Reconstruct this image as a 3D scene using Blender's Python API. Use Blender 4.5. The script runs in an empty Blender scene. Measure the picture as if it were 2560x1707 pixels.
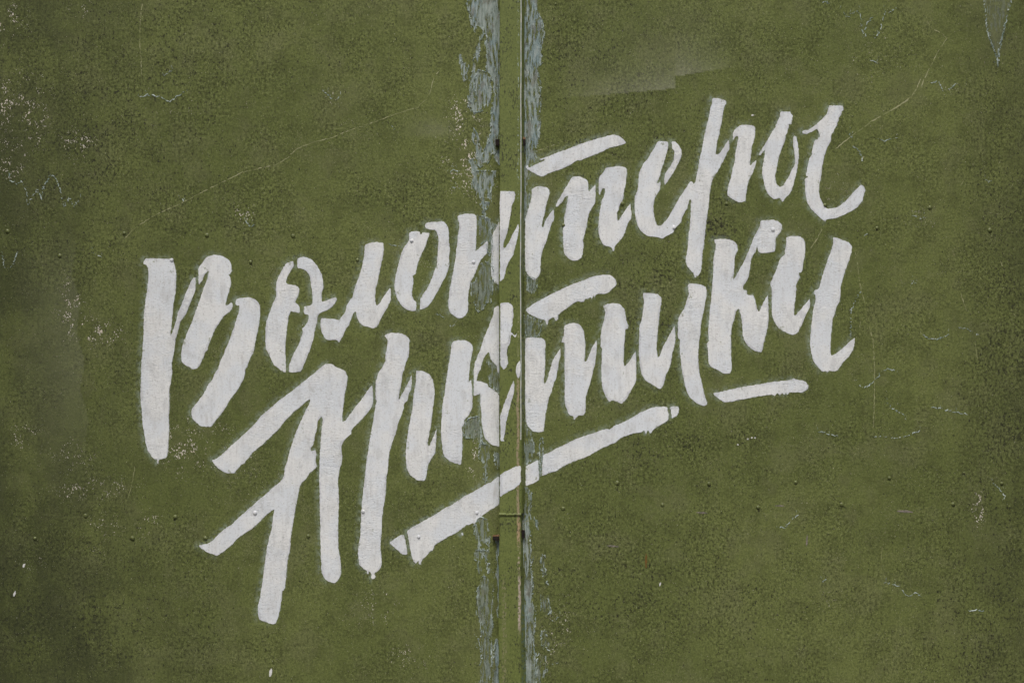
import bpy, bmesh, math, random
import numpy as np
from mathutils import Vector
from mathutils.geometry import delaunay_2d_cdt

rng = random.Random(7)
nrg = np.random.default_rng(11)
scene = bpy.context.scene
COL = scene.collection

# ---------------------------------------------------------------- camera, sky, sun, exposure
# The gate is laid out in millimetres: 1 photo pixel = 1 mm on the sheet, sheet plane at y = 0.
ZC = 1.45                                   # height of the picture centre above the ground
CAMD = 5.2
cam_d = bpy.data.cameras.new('camera')
cam_d.sensor_width = 36.0
cam_d.lens = 36.0 * CAMD / 2.56
cam_d.clip_end = 500.0
cam = bpy.data.objects.new('camera', cam_d)
cam.location = (0.0, -CAMD, ZC)
cam.rotation_euler = (math.radians(90), 0, 0)
COL.objects.link(cam)
scene.camera = cam

SUN_EL, SUN_AZ = 60.0, 8.0                 # above the horizon / to the left of the camera
world = bpy.data.worlds.new('World')
scene.world = world
world.use_nodes = True
wn = world.node_tree
wn.nodes.clear()
w_out = wn.nodes.new('ShaderNodeOutputWorld')
w_bg = wn.nodes.new('ShaderNodeBackground')
w_sky = wn.nodes.new('ShaderNodeTexSky')
w_sky.sky_type = 'NISHITA'
w_sky.sun_disc = False
w_sky.sun_elevation = math.radians(SUN_EL)
w_sky.sun_rotation = math.radians(180.0 + SUN_AZ)
w_sky.air_density = 1.0
w_sky.dust_density = 6.0
w_sky.ozone_density = 0.6
w_bg.inputs['Strength'].default_value = 0.085
wn.links.new(w_sky.outputs[0], w_bg.inputs['Color'])
wn.links.new(w_bg.outputs[0], w_out.inputs['Surface'])

sun_d = bpy.data.lights.new('sun', 'SUN')
sun_d.energy = 2.0
sun_d.angle = math.radians(14)
sun_d.color = (1.0, 0.975, 0.94)
sun = bpy.data.objects.new('sun', sun_d)
el, az = math.radians(SUN_EL), math.radians(SUN_AZ)
to_sun = Vector((-math.sin(az) * math.cos(el), -math.cos(az) * math.cos(el), math.sin(el)))
sun.rotation_euler = to_sun.to_track_quat('Z', 'Y').to_euler()
sun.location = to_sun * 20
COL.objects.link(sun)

vs = scene.view_settings
vs.view_transform = 'Standard'
vs.look = 'None'
vs.gamma = 1.0
vs.use_curve_mapping = False
vs.exposure = 0.16
scene.render.engine = 'CYCLES'
scene.cycles.max_bounces = 4
scene.cycles.diffuse_bounces = 2
scene.cycles.glossy_bounces = 2
scene.render.resolution_x = 1024
scene.render.resolution_y = 682

# ---------------------------------------------------------------- traced layout (photo pixels = mm on the sheet)
PAINT = [
    ('V', 'B', '359.1,654.5 363.9,646.9 380.2,645.5 397.4,646.3 416.5,647.1 432.8,648.8 435.6,657.4 439.9,672.7 441.4,684.2 441.0,707.1 439.5,733.9 433.7,762.6 431.8,791.3 429.0,820.0 426.1,839.1 430.9,831.5 436.6,816.2 441.4,800.9 444.3,783.6 452.9,764.5 458.6,749.2 467.2,728.2 477.7,703.3 484.4,694.7 489.6,693.7 489.8,712.9 489.2,728.2 482.5,742.5 476.8,756.9 472.0,768.3 466.3,783.6 459.6,793.2 451.0,804.7 447.1,821.9 444.3,833.4 439.5,848.7 437.0,867.8 435.6,883.1 433.7,888.3 429.9,913.1 431.8,934.2 428.0,957.1 423.8,972.4 424.2,995.4 425.1,1016.4 422.6,1041.3 424.2,1073.8 422.3,1096.8 421.3,1123.6 419.4,1136.9 415.6,1144.6 403.1,1147.5 398.3,1148.4 395.9,1159.5 393.2,1156.1 392.6,1146.5 386.9,1148.4 378.3,1138.9 370.6,1127.4 363.9,1106.3 361.0,1083.4 356.3,1056.6 355.3,1033.6 352.4,1003.0 351.5,980.1 352.4,955.2 353.4,926.5 354.3,897.8 357.2,869.1 359.1,839.1 360.1,791.3 362.0,768.3 364.9,745.4 368.7,722.4 370.6,699.5 371.6,682.3 369.7,667.0 364.9,662.2 359.7,661.2'),
    ('V', 'B', '495.9,669.8 506.4,657.4 516.0,644.0 526.5,638.8 538.9,637.3 554.3,639.2 565.7,645.0 574.3,651.6 578.7,663.1 580.1,676.5 577.2,683.2 572.4,688.4 577.2,693.7 578.2,707.1 575.3,722.4 569.6,739.6 566.7,753.0 563.8,762.6 569.6,763.0 580.1,755.3 582.0,762.6 581.0,773.1 573.4,780.8 561.9,788.4 553.3,799.9 545.6,812.3 535.1,829.6 528.4,848.7 520.8,865.9 519.4,875.5 513.1,879.3 510.3,892.7 505.5,899.7 500.7,913.1 493.0,921.7 483.5,923.6 477.7,920.8 474.9,917.0 462.4,912.2 454.8,905.5 452.9,892.1 453.8,878.7 457.6,861.5 459.6,854.4 466.3,837.2 473.9,818.1 482.5,800.9 487.3,781.7 494.9,764.5 500.7,747.3 504.5,733.9 510.3,718.6 516.9,701.4 520.8,689.9 522.7,677.5 517.9,680.3 511.2,688.0 508.3,697.6 502.6,707.1 497.8,712.9 496.5,699.5 496.9,684.2'),
    ('V', 'B', '588.7,753.0 594.4,746.3 607.8,743.9 621.2,743.1 634.6,746.3 644.2,753.0 649.9,762.6 651.4,777.9 649.9,798.9 647.0,820.0 642.2,837.2 639.4,852.5 636.5,871.6 634.6,881.2 632.7,884.4 628.9,890.2 621.2,907.4 617.4,919.8 612.6,923.6 614.5,932.3 609.7,945.6 602.1,961.0 597.3,970.5 590.6,980.1 582.9,989.6 573.4,1003.0 563.8,1020.3 554.3,1033.6 544.7,1045.1 536.1,1056.6 529.4,1067.1 516.0,1066.2 504.5,1066.2 491.1,1056.6 480.6,1045.1 478.1,1027.9 482.5,1018.3 493.0,1006.9 502.6,993.5 510.3,982.0 516.0,972.4 519.8,962.9 531.3,949.5 535.1,936.1 544.7,922.7 550.4,905.5 560.0,884.4 565.7,869.1 571.5,856.3 579.1,835.3 586.8,814.3 591.6,797.0 597.3,779.8 599.8,762.6 593.5,764.5 589.6,761.6'),
    ('O1', 'O', '734.7,651.7 734.7,666.1 726.1,679.5 717.5,694.8 715.6,705.3 722.3,712.0 735.6,712.0 745.2,716.8 750.0,724.4 747.1,738.8 737.6,755.0 750.0,765.6 750.0,782.8 736.6,779.9 727.0,778.0 722.3,790.4 719.4,809.6 716.5,834.4 714.6,857.4 713.6,878.4 715.3,900.0 715.7,919.1 714.9,931.6 708.6,929.7 696.2,921.0 684.7,911.5 678.9,900.0 673.8,888.3 665.2,873.0 663.3,850.0 663.9,847.8 663.9,828.7 666.8,800.0 674.4,782.8 681.1,761.7 687.8,748.3 691.6,736.9 689.7,721.6 691.6,706.3 695.5,692.9 703.1,679.5 708.9,668.0 715.6,658.4 724.2,655.6'),
    ('O1', 'O', '743.3,647.0 754.8,642.2 766.3,643.1 781.6,650.8 791.1,662.3 798.8,673.7 804.5,685.2 808.3,702.4 809.3,717.7 805.5,731.1 804.5,742.6 805.5,754.5 814.1,753.1 821.7,749.3 831.3,746.0 838.9,742.2 843.7,748.3 838.9,757.9 828.4,769.4 817.9,776.1 802.6,781.8 794.6,789.5 794.0,801.9 789.2,817.2 786.3,834.4 782.5,851.6 777.7,865.0 773.9,878.4 765.0,900.0 759.3,913.4 753.6,928.7 744.0,929.7 738.2,931.6 722.6,929.7 722.6,913.4 726.8,901.9 737.6,877.5 747.1,861.2 752.9,844.0 757.6,828.7 754.8,822.0 762.4,815.3 770.1,801.9 773.0,787.6 759.6,785.1 759.6,766.5 773.9,764.6 781.6,758.9 781.6,742.6 778.7,717.7 775.8,694.8 772.0,685.2 762.4,674.7 752.9,671.8 743.3,669.9'),
    ('L1', 'L', '911.6,611.6 923.1,607.7 940.3,605.4 959.5,608.1 960.4,624.0 957.6,643.1 953.7,660.3 948.0,685.2 944.2,708.2 939.4,721.6 938.4,742.6 939.4,757.9 943.2,764.6 948.9,757.9 957.6,744.5 967.1,729.2 976.7,718.7 977.6,733.0 977.6,750.3 969.0,769.4 961.4,780.9 954.7,792.3 946.1,811.5 940.3,819.1 928.9,820.7 919.3,817.2 907.8,814.3 897.3,803.8 891.6,790.4 889.6,778.4 882.9,784.7 877.2,800.0 872.4,813.4 863.8,824.9 858.1,838.2 851.4,849.7 848.9,856.4 844.7,853.6 842.8,849.7 817.9,850.1 810.3,842.1 804.5,830.6 801.6,813.4 802.2,795.2 817.9,795.8 835.1,798.1 849.5,800.0 854.3,791.4 862.9,780.9 865.7,767.5 871.5,755.0 882.0,742.6 885.8,725.4 890.6,710.1 897.3,692.9 905.9,666.1 906.9,654.6 910.7,637.4'),
    ('O2', 'O', '1022.8,582.3 1031.8,578.8 1043.3,578.0 1049.4,579.4 1050.0,586.1 1054.4,586.5 1055.2,581.3 1064.3,581.3 1073.0,583.2 1073.9,589.0 1069.1,599.5 1064.3,616.7 1055.7,632.0 1049.0,647.3 1043.3,664.5 1039.1,685.6 1030.9,690.3 1034.1,697.0 1033.7,710.4 1030.3,725.7 1029.9,739.1 1034.7,750.6 1041.4,754.4 1041.4,764.0 1040.4,777.8 1028.0,777.4 1016.5,773.6 1005.0,765.9 996.4,752.5 989.7,737.2 986.3,721.9 986.9,698.9 991.6,679.8 996.4,660.7 1001.2,641.6 1007.0,624.3 1015.6,611.0 1023.2,599.5'),
    ('O2', 'O', '1062.4,561.2 1070.1,556.4 1085.4,555.1 1093.0,555.5 1104.5,552.6 1112.2,556.4 1118.9,565.0 1122.7,576.5 1122.7,591.8 1122.7,607.1 1125.2,624.3 1122.7,641.6 1124.0,654.9 1122.7,668.3 1116.0,687.5 1110.3,698.9 1102.6,712.3 1094.9,727.6 1083.5,746.8 1073.9,762.1 1062.4,771.6 1049.6,775.5 1050.0,748.7 1058.6,733.4 1068.2,721.9 1075.8,704.7 1082.5,687.5 1090.2,666.4 1093.0,653.0 1094.0,633.9 1094.9,618.6 1096.9,603.3 1094.9,589.9 1089.2,575.6 1077.7,575.6 1066.3,571.7 1062.4,567.0'),
    ('N', 'L', '1144.3,541.1 1152.3,536.3 1169.6,534.4 1186.8,536.0 1191.0,541.1 1192.5,557.4 1191.6,580.3 1190.6,607.1 1189.6,622.4 1188.7,627.2 1196.3,623.4 1204.0,614.8 1213.6,606.2 1219.3,602.3 1219.7,614.8 1219.3,630.1 1211.6,639.6 1204.0,647.3 1196.3,662.6 1190.6,676.0 1184.9,691.3 1177.2,702.8 1174.3,716.2 1170.5,735.3 1170.5,754.4 1170.5,773.6 1165.7,786.9 1156.2,794.6 1146.6,796.5 1135.1,789.8 1123.6,779.3 1120.2,767.8 1121.7,744.9 1123.6,725.7 1128.4,698.9 1133.2,676.0 1137.0,656.9 1139.9,633.9 1142.8,607.1 1145.6,582.3 1148.5,563.1 1144.7,549.7'),
    ('N', 'L', '1248.4,551.6 1244.2,561.2 1236.5,576.5 1228.9,589.0 1228.5,607.1 1228.9,630.1 1227.9,653.0 1227.5,676.0 1228.9,693.2 1235.6,706.6 1242.2,710.4 1248.4,714.3'),
    ('NS', 'S', '1250.5,480.4 1253.6,479.0 1268.6,479.8 1285.7,479.4 1288.3,488.5 1287.1,494.5 1287.2,500.0 1280.5,513.4 1277.6,530.6 1274.8,549.7 1270.9,572.7 1265.2,593.7 1259.5,607.1 1258.5,621.5 1265.2,618.6 1274.8,601.4 1284.3,582.3 1295.8,559.3 1297.7,574.6 1294.9,589.9 1290.1,612.9 1286.2,624.3 1284.3,637.7 1274.8,651.1 1270.0,660.7 1265.2,672.2 1263.3,683.6 1259.5,697.0 1249.9,705.6 1249.5,614.8 1249.5,500.0'),
    ('T1', 'R', '1328.7,474.9 1336.3,468.3 1349.7,466.3 1365.0,468.3 1371.7,473.0 1375.0,482.6 1371.7,494.1 1367.0,505.6 1364.1,520.9 1361.2,536.2 1357.4,549.6 1354.9,562.9 1355.1,568.7 1359.3,566.8 1363.1,553.4 1370.8,540.0 1378.4,528.5 1384.6,524.3 1385.7,549.6 1378.4,559.1 1375.6,574.4 1370.8,587.8 1366.0,603.1 1363.1,609.7 1356.4,627.0 1352.6,646.1 1350.7,667.1 1350.7,684.3 1345.9,692.0 1338.3,700.6 1331.6,698.7 1324.9,692.0 1315.3,682.4 1312.6,674.8 1312.6,617.4 1312.6,560.0 1312.6,545.7 1317.2,532.3 1322.0,517.0 1326.8,501.7 1329.7,486.4'),
    ('T1', 'R', '1428.2,444.3 1437.7,441.1 1449.2,441.9 1460.7,446.3 1469.3,453.0 1470.8,461.6 1470.6,476.9 1472.2,478.8 1476.9,474.0 1483.6,466.3 1488.4,460.6 1489.0,482.6 1488.4,506.5 1480.8,518.9 1473.1,532.3 1469.3,549.6 1466.4,566.8 1462.6,582.1 1458.8,593.6 1457.2,603.1 1459.7,612.7 1457.8,623.1 1456.9,634.6 1454.0,644.2 1447.3,649.9 1435.8,652.8 1424.3,649.0 1412.9,638.4 1409.0,630.8 1408.1,613.6 1407.1,594.4 1406.2,575.3 1409.0,559.1 1411.0,540.0 1414.8,522.8 1417.6,507.5 1420.1,490.3 1414.8,491.2 1410.0,497.9 1403.3,508.4 1393.7,517.0 1389.0,518.0 1391.8,507.5 1399.5,494.1 1407.1,480.7 1416.7,465.4 1423.4,453.9'),
    ('T1', 'R', '1512.3,421.4 1523.8,418.5 1542.9,416.2 1556.3,416.6 1564.9,420.4 1567.8,429.0 1566.3,444.3 1564.0,461.6 1560.2,478.8 1558.2,497.9 1554.4,504.6 1549.6,511.3 1546.8,522.8 1542.0,534.3 1543.9,549.6 1545.4,553.4 1552.5,541.9 1562.1,526.6 1571.6,513.2 1576.4,510.3 1577.4,522.8 1579.7,536.2 1578.3,545.7 1569.7,557.2 1566.9,566.8 1562.1,582.1 1556.3,593.6 1548.7,603.1 1542.9,608.9 1537.2,616.5 1536.3,619.3 1535.3,627.9 1531.5,628.9 1528.6,619.3 1521.9,616.4 1512.3,615.5 1506.6,610.7 1499.9,598.3 1496.1,583.0 1495.5,567.7 1496.1,553.4 1498.0,534.3 1500.9,518.9 1504.7,499.8 1509.5,490.3 1512.7,480.7 1511.4,471.1 1506.6,471.1 1502.8,478.8 1499.9,489.3 1497.0,484.5 1496.7,469.2 1496.1,453.9 1498.0,442.4 1508.5,431.0 1512.7,424.3'),
    ('T1', 'R', '1312.4,418.5 1320.1,412.8 1321.0,418.5 1324.9,419.5 1334.4,413.7 1344.0,409.9 1350.7,406.1 1361.2,402.3 1362.2,397.5 1351.6,402.3 1348.8,398.0 1367.0,392.7 1386.1,385.0 1407.1,377.4 1430.1,368.8 1449.2,361.1 1468.3,354.4 1491.3,347.7 1510.4,343.0 1521.9,339.1 1533.4,337.6 1544.9,339.1 1554.4,344.9 1564.0,354.4 1564.4,358.3 1554.4,363.0 1539.1,366.9 1520.0,371.6 1506.6,379.3 1487.5,387.9 1470.3,393.6 1453.0,401.3 1440.6,402.3 1430.1,410.9 1414.8,417.6 1401.4,424.3 1382.3,430.0 1370.8,433.8 1365.0,438.6 1353.6,443.4 1345.9,439.6 1334.4,432.9 1323.0,427.1'),
    ('ER', 'R', '1645.1,353.8 1657.6,353.4 1670.6,355.7 1670.0,372.0 1664.3,391.1 1659.5,408.3 1653.7,423.6 1649.9,440.9 1645.1,450.4 1641.3,458.5 1646.1,458.1 1650.5,454.3 1650.9,474.3 1642.3,484.9 1636.5,498.2 1633.6,511.6 1633.1,516.5 1633.6,529.9 1636.5,545.2 1641.3,560.5 1647.0,565.7 1653.7,563.4 1663.3,552.9 1672.9,539.5 1682.4,522.3 1692.0,505.0 1705.4,484.0 1716.9,466.8 1726.4,452.4 1731.2,456.3 1734.5,460.7 1738.9,455.3 1740.8,441.9 1741.7,435.1 1745.6,417.9 1748.4,398.8 1753.2,379.6 1756.1,362.4 1759.9,341.4 1765.6,318.4 1769.5,301.2 1774.3,276.3 1779.0,259.1 1780.0,246.1 1793.4,246.7 1804.9,248.6 1815.4,253.4 1815.4,260.1 1809.6,270.6 1806.8,284.0 1804.9,305.0 1800.1,320.3 1799.1,333.7 1795.3,343.3 1792.4,356.7 1790.5,373.9 1788.6,386.3 1797.2,386.3 1802.9,377.7 1812.5,362.4 1822.1,348.1 1823.0,373.9 1816.3,385.4 1808.7,402.6 1801.0,416.0 1792.4,431.3 1782.9,444.7 1780.9,450.4 1780.0,451.5 1776.2,470.6 1773.3,487.8 1772.7,505.0 1770.4,522.3 1767.6,539.5 1765.6,558.6 1761.8,589.2 1759.9,612.2 1756.1,631.3 1754.2,661.9 1751.3,682.0 1743.6,690.6 1740.8,688.7 1738.9,694.4 1736.0,693.5 1733.1,682.0 1726.4,677.2 1716.9,665.7 1713.6,654.3 1714.0,648.5 1716.9,631.3 1719.7,608.3 1720.7,585.4 1723.6,570.1 1725.5,547.1 1726.4,520.3 1727.4,499.3 1722.6,499.3 1719.7,514.6 1716.9,524.2 1713.0,528.0 1705.4,543.3 1703.5,554.8 1693.9,565.3 1686.3,573.9 1683.4,582.5 1663.3,592.1 1655.6,597.8 1644.2,594.0 1619.3,591.1 1602.1,579.6 1592.5,562.4 1587.7,541.4 1586.4,520.3 1586.8,493.6 1593.5,475.3 1595.4,460.0 1596.3,440.9 1599.2,427.5 1607.8,410.3 1619.3,396.9 1627.0,381.6 1634.6,372.0 1641.3,358.6'),
    ('ER', 'R', '1679.0,354.2 1688.2,354.2 1695.8,362.4 1704.4,376.8 1703.5,389.2 1698.7,402.6 1690.1,419.8 1682.4,435.1 1672.9,448.5 1662.3,463.8 1660.4,460.0 1660.4,438.9 1667.1,427.5 1676.7,414.1 1684.3,400.7 1685.3,385.4 1684.3,375.8 1679.6,372.0'),
    ('R1', 'R', '1831.3,331.8 1839.3,322.3 1849.8,313.6 1866.1,313.3 1879.5,313.6 1886.2,317.5 1887.7,326.1 1886.2,343.3 1883.3,354.8 1879.1,366.3 1877.6,385.4 1875.3,402.6 1873.7,414.1 1878.5,412.2 1885.2,404.5 1890.0,401.3 1889.4,410.3 1883.3,429.4 1875.6,442.8 1870.9,454.3 1867.0,469.6 1865.1,486.8 1863.2,504.0 1850.8,506.9 1841.2,504.9 1827.8,497.3 1816.3,486.8 1820.2,465.7 1825.9,446.6 1830.7,423.6 1836.4,402.6 1837.4,383.5 1841.2,366.3 1845.0,347.1 1843.1,340.4 1837.4,343.3 1832.2,352.9 1831.3,343.3'),
    ('Y1', 'R', '1951.0,280.2 1962.4,279.8 1972.0,280.7 1974.9,279.2 1975.8,285.0 1981.9,289.7 1979.6,299.3 1978.7,310.8 1975.8,312.3 1970.1,310.8 1972.0,316.5 1966.3,335.6 1962.4,340.4 1963.4,347.1 1957.6,364.3 1952.9,373.9 1949.0,387.3 1944.3,402.6 1941.4,421.7 1937.9,435.1 1937.9,450.4 1941.4,461.9 1947.1,467.6 1954.8,466.7 1962.4,456.2 1973.9,437.0 1979.6,423.6 1986.3,410.3 1986.3,393.0 1983.5,373.9 1981.2,354.8 1981.6,344.3 1986.3,339.5 1990.2,343.3 1993.0,354.8 1995.9,373.9 1996.9,396.9 1994.6,400.7 1994.9,408.3 1993.0,416.0 1992.1,425.6 1987.3,446.6 1982.5,463.8 1977.7,480.1 1966.3,492.5 1959.6,499.2 1957.6,504.9 1953.8,504.9 1951.9,499.2 1949.0,495.4 1943.3,497.3 1934.7,499.2 1925.1,492.5 1916.5,481.0 1911.7,469.6 1908.9,454.3 1905.0,438.9 1904.7,423.6 1907.9,402.6 1911.7,383.5 1911.7,375.8 1907.0,379.6 1902.2,388.3 1896.0,389.2 1899.3,381.6 1910.8,362.4 1922.3,343.3 1929.9,329.9 1937.6,319.4 1938.5,313.6 1946.2,299.3 1949.0,287.8'),
    ('Y1', 'R', '2071.5,264.5 2077.2,265.8 2086.8,264.5 2106.9,264.9 2107.4,277.3 2103.0,278.3 2102.1,289.7 2095.4,295.5 2096.3,301.2 2091.6,308.9 2092.5,313.6 2086.8,320.3 2082.0,333.7 2077.2,335.6 2076.3,354.8 2067.6,368.2 2064.8,376.8 2060.0,391.1 2057.1,402.6 2054.3,421.7 2052.3,440.9 2048.5,460.0 2045.6,479.1 2049.5,494.4 2056.2,509.7 2066.7,523.1 2081.0,521.2 2092.5,519.3 2107.8,507.8 2121.2,494.4 2136.5,477.2 2151.8,461.9 2159.5,467.6 2163.3,477.2 2158.5,486.8 2155.6,502.1 2142.2,519.3 2126.9,528.9 2117.4,533.4 2098.2,543.0 2084.9,547.7 2064.8,549.1 2062.9,554.8 2059.0,552.5 2048.5,544.9 2038.9,535.3 2027.5,523.8 2018.9,511.6 2013.1,492.5 2011.8,469.6 2011.2,446.6 2019.8,442.8 2014.1,439.9 2014.1,435.1 2017.9,417.9 2021.7,396.9 2029.4,388.3 2027.5,381.6 2032.3,364.3 2036.1,351.0 2043.7,349.0 2044.7,344.3 2049.5,343.3 2045.6,331.8 2042.8,323.2 2031.3,329.0 2016.0,336.6 2007.4,335.6 2003.6,330.9 2008.3,327.0 2019.8,326.1 2033.2,316.5 2042.8,308.9 2054.3,297.4 2064.8,287.8 2069.6,274.4'),
    ('A2', 'L', '809.0,912.4 816.7,909.2 831.0,909.0 841.5,918.2 854.9,923.0 864.5,927.7 869.3,944.0 868.3,959.3 862.6,982.3 860.7,1001.4 857.8,1024.3 855.9,1041.6 856.5,1054.0 863.2,1051.6 873.7,1037.2 889.0,1016.2 902.4,1000.9 917.7,977.9 931.1,960.7 932.1,981.7 932.7,1006.6 929.2,1018.1 917.7,1033.4 902.4,1050.6 887.1,1065.9 878.5,1075.5 878.5,1085.0 862.3,1097.8 854.6,1111.2 853.6,1122.7 856.5,1139.9 854.6,1157.1 849.8,1168.6 847.0,1189.6 845.0,1208.8 847.0,1226.0 847.9,1250.9 847.3,1270.0 846.0,1298.7 845.8,1338.3 846.8,1372.7 850.6,1391.8 852.5,1412.9 852.5,1432.0 850.6,1441.6 842.9,1453.0 837.2,1456.9 820.0,1453.0 810.4,1443.5 803.7,1430.1 802.8,1416.7 804.7,1409.0 802.4,1399.5 801.8,1367.0 800.9,1338.3 800.9,1311.5 801.4,1322.2 799.8,1283.9 799.1,1245.6 798.5,1207.4 798.5,1169.1 799.5,1139.1 801.4,1100.9 804.2,1072.2 807.1,1049.2 804.6,1040.6 795.6,1051.1 793.7,1068.3 788.9,1083.6 786.1,1100.9 783.2,1112.3 776.5,1119.0 777.5,1126.7 783.2,1126.7 788.9,1123.8 792.2,1135.3 789.9,1150.6 792.8,1165.9 786.1,1173.6 772.7,1183.1 768.9,1194.0 755.5,1205.5 749.7,1217.0 744.9,1241.8 740.2,1264.8 736.3,1289.6 732.5,1312.6 728.7,1333.6 726.8,1356.6 725.8,1375.7 722.0,1387.2 718.2,1408.2 717.2,1427.4 714.8,1453.0 712.9,1466.4 710.0,1475.0 706.2,1476.0 704.3,1497.0 701.4,1518.1 697.6,1535.3 692.8,1550.6 687.0,1559.2 676.5,1558.2 665.0,1553.5 654.5,1550.6 646.9,1544.9 645.0,1529.6 645.0,1514.3 650.7,1491.3 654.5,1464.5 658.3,1439.6 661.2,1414.8 665.0,1386.1 668.9,1363.1 673.6,1342.1 679.4,1319.1 680.9,1303.0 683.7,1287.7 686.6,1272.4 678.9,1276.3 665.6,1287.7 652.2,1301.1 633.0,1319.3 613.9,1331.7 592.9,1346.1 581.4,1360.4 566.1,1372.9 543.1,1389.1 518.3,1379.6 501.0,1368.1 496.8,1362.3 518.3,1358.5 533.6,1348.9 545.0,1335.6 560.3,1322.2 581.4,1308.8 596.7,1293.5 610.1,1282.0 625.4,1268.6 648.3,1247.6 671.3,1228.4 690.4,1211.2 703.8,1200.7 709.6,1190.2 712.4,1169.1 716.3,1158.2 722.0,1135.3 727.7,1116.2 734.4,1095.1 742.1,1076.0 749.7,1056.9 757.4,1041.6 765.0,1024.3 772.7,1011.0 776.5,996.6 765.0,1004.3 751.6,1016.7 734.4,1030.1 715.3,1049.2 696.2,1074.1 677.0,1091.3 661.7,1106.6 646.4,1120.0 631.1,1131.5 622.5,1144.9 615.8,1150.6 612.0,1158.2 604.3,1160.2 594.8,1171.6 587.1,1182.7 566.1,1182.2 552.7,1175.5 537.4,1162.1 529.4,1150.6 547.0,1142.9 564.2,1127.6 579.5,1112.3 594.8,1098.9 613.9,1081.7 629.2,1066.4 642.6,1053.0 656.0,1035.8 671.3,1024.3 690.4,1007.1 709.6,991.8 728.7,978.4 747.8,963.1 766.9,947.8 786.1,932.5 801.4,919.1'),
    ('R2', 'L', '960.8,840.2 968.4,833.5 982.8,831.6 1000.0,832.5 1011.5,836.3 1022.0,844.0 1024.5,851.6 1022.6,859.3 1023.9,874.6 1022.0,891.8 1016.3,903.3 1012.4,914.8 1010.5,926.3 1006.7,932.0 1004.8,951.1 1001.9,968.3 998.1,985.6 996.5,999.9 1005.7,983.6 1015.3,966.4 1024.9,947.3 1029.6,933.9 1030.2,956.9 1027.7,974.1 1022.0,985.6 1019.1,1000.9 1009.6,1009.5 1010.5,1020.0 1005.7,1033.4 999.0,1048.7 994.3,1064.0 990.4,1081.2 986.6,1090.2 979.9,1109.3 974.2,1130.3 971.3,1153.3 969.4,1176.3 965.6,1199.2 965.6,1218.3 962.7,1245.1 958.9,1266.2 956.0,1289.1 954.9,1328.7 952.0,1351.6 951.0,1368.9 953.9,1388.0 955.4,1407.1 952.0,1418.6 946.2,1426.3 938.6,1430.1 935.7,1433.9 940.5,1440.6 931.9,1447.3 927.1,1442.5 930.0,1436.8 923.3,1426.3 921.4,1433.9 917.6,1433.0 916.6,1425.3 906.1,1418.6 898.4,1411.0 895.6,1391.8 894.6,1370.8 898.4,1351.6 901.3,1328.7 902.2,1300.0 904.3,1260.4 907.2,1231.7 911.0,1206.9 913.9,1172.4 917.7,1141.8 922.5,1113.1 927.3,1080.6 931.1,1064.0 934.9,1041.0 937.8,1018.1 942.2,1000.9 938.8,997.0 938.8,977.9 939.7,953.0 945.5,933.9 956.0,916.7 964.6,899.5 962.7,891.8 966.5,872.7 969.4,847.8'),
    ('R2', 'L', '1039.6,926.8 1047.8,925.9 1059.3,927.2 1070.8,933.0 1078.4,941.6 1083.2,951.1 1085.1,968.3 1087.0,981.7 1085.7,1000.9 1082.2,1020.0 1080.3,1039.1 1078.4,1058.2 1074.6,1077.4 1068.9,1109.3 1070.8,1114.7 1074.6,1112.2 1082.2,1094.0 1088.0,1078.7 1092.4,1069.1 1090.9,1092.1 1089.9,1111.2 1088.0,1132.3 1079.4,1145.6 1070.8,1161.0 1067.9,1176.3 1065.0,1193.5 1062.2,1202.1 1044.0,1200.2 1034.4,1194.4 1022.9,1183.9 1016.3,1168.6 1014.9,1145.6 1014.9,1122.7 1017.2,1097.8 1021.0,1073.0 1026.8,1041.0 1031.6,1020.0 1033.5,995.1 1035.4,974.1 1039.2,958.8 1039.6,943.5'),
    ('K2', 'L', '1128.8,858.6 1135.5,851.9 1150.8,850.0 1166.1,851.0 1177.6,857.6 1183.3,870.1 1180.4,885.4 1176.6,900.7 1174.7,916.0 1172.8,937.0 1171.4,956.2 1177.6,948.5 1179.5,960.0 1180.4,973.4 1181.4,990.6 1181.4,1015.5 1173.7,1035.5 1164.2,1047.0 1160.3,1048.9 1161.3,1059.4 1155.6,1066.1 1156.5,1092.9 1156.1,1113.9 1155.6,1138.8 1153.6,1157.9 1147.9,1161.3 1145.0,1158.9 1131.6,1156.0 1120.2,1149.3 1110.6,1140.7 1105.8,1121.6 1103.9,1098.6 1102.0,1079.5 1103.0,1054.6 1104.9,1024.0 1107.7,1001.0 1111.6,984.9 1113.5,965.7 1117.3,940.9 1121.1,912.2 1125.0,891.1 1127.4,873.9'),
    ('K2', 'L', '1248.3,764.5 1242.6,764.5 1234.0,770.6 1233.0,789.7 1226.3,803.1 1219.6,822.3 1210.1,841.4 1206.3,856.7 1200.5,873.9 1194.8,887.3 1187.1,906.4 1184.3,925.6 1184.8,950.4 1184.3,990.6 1192.9,986.8 1200.5,983.9 1200.5,1007.8 1202.4,1018.3 1203.4,1047.0 1206.3,1071.8 1210.1,1092.9 1219.6,1104.3 1231.1,1112.0 1248.3,1116.8 1248.3,988.7 1243.6,981.0 1235.9,975.3 1221.6,967.6 1220.6,960.9 1212.0,956.2 1202.4,953.3 1191.0,952.3 1194.8,935.1 1202.4,921.7 1206.3,904.5 1212.0,891.1 1221.6,878.7 1227.3,898.8 1233.0,906.4 1241.6,914.1 1242.6,927.5 1248.3,934.2'),
    ('KS', 'S', '1250.6,757.6 1271.3,756.8 1279.9,762.0 1283.2,770.6 1283.7,789.7 1280.9,807.0 1277.0,826.1 1273.2,847.1 1268.4,870.1 1267.5,885.4 1271.3,906.4 1264.6,919.8 1258.9,924.6 1254.1,917.9 1250.6,910.3'),
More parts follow.
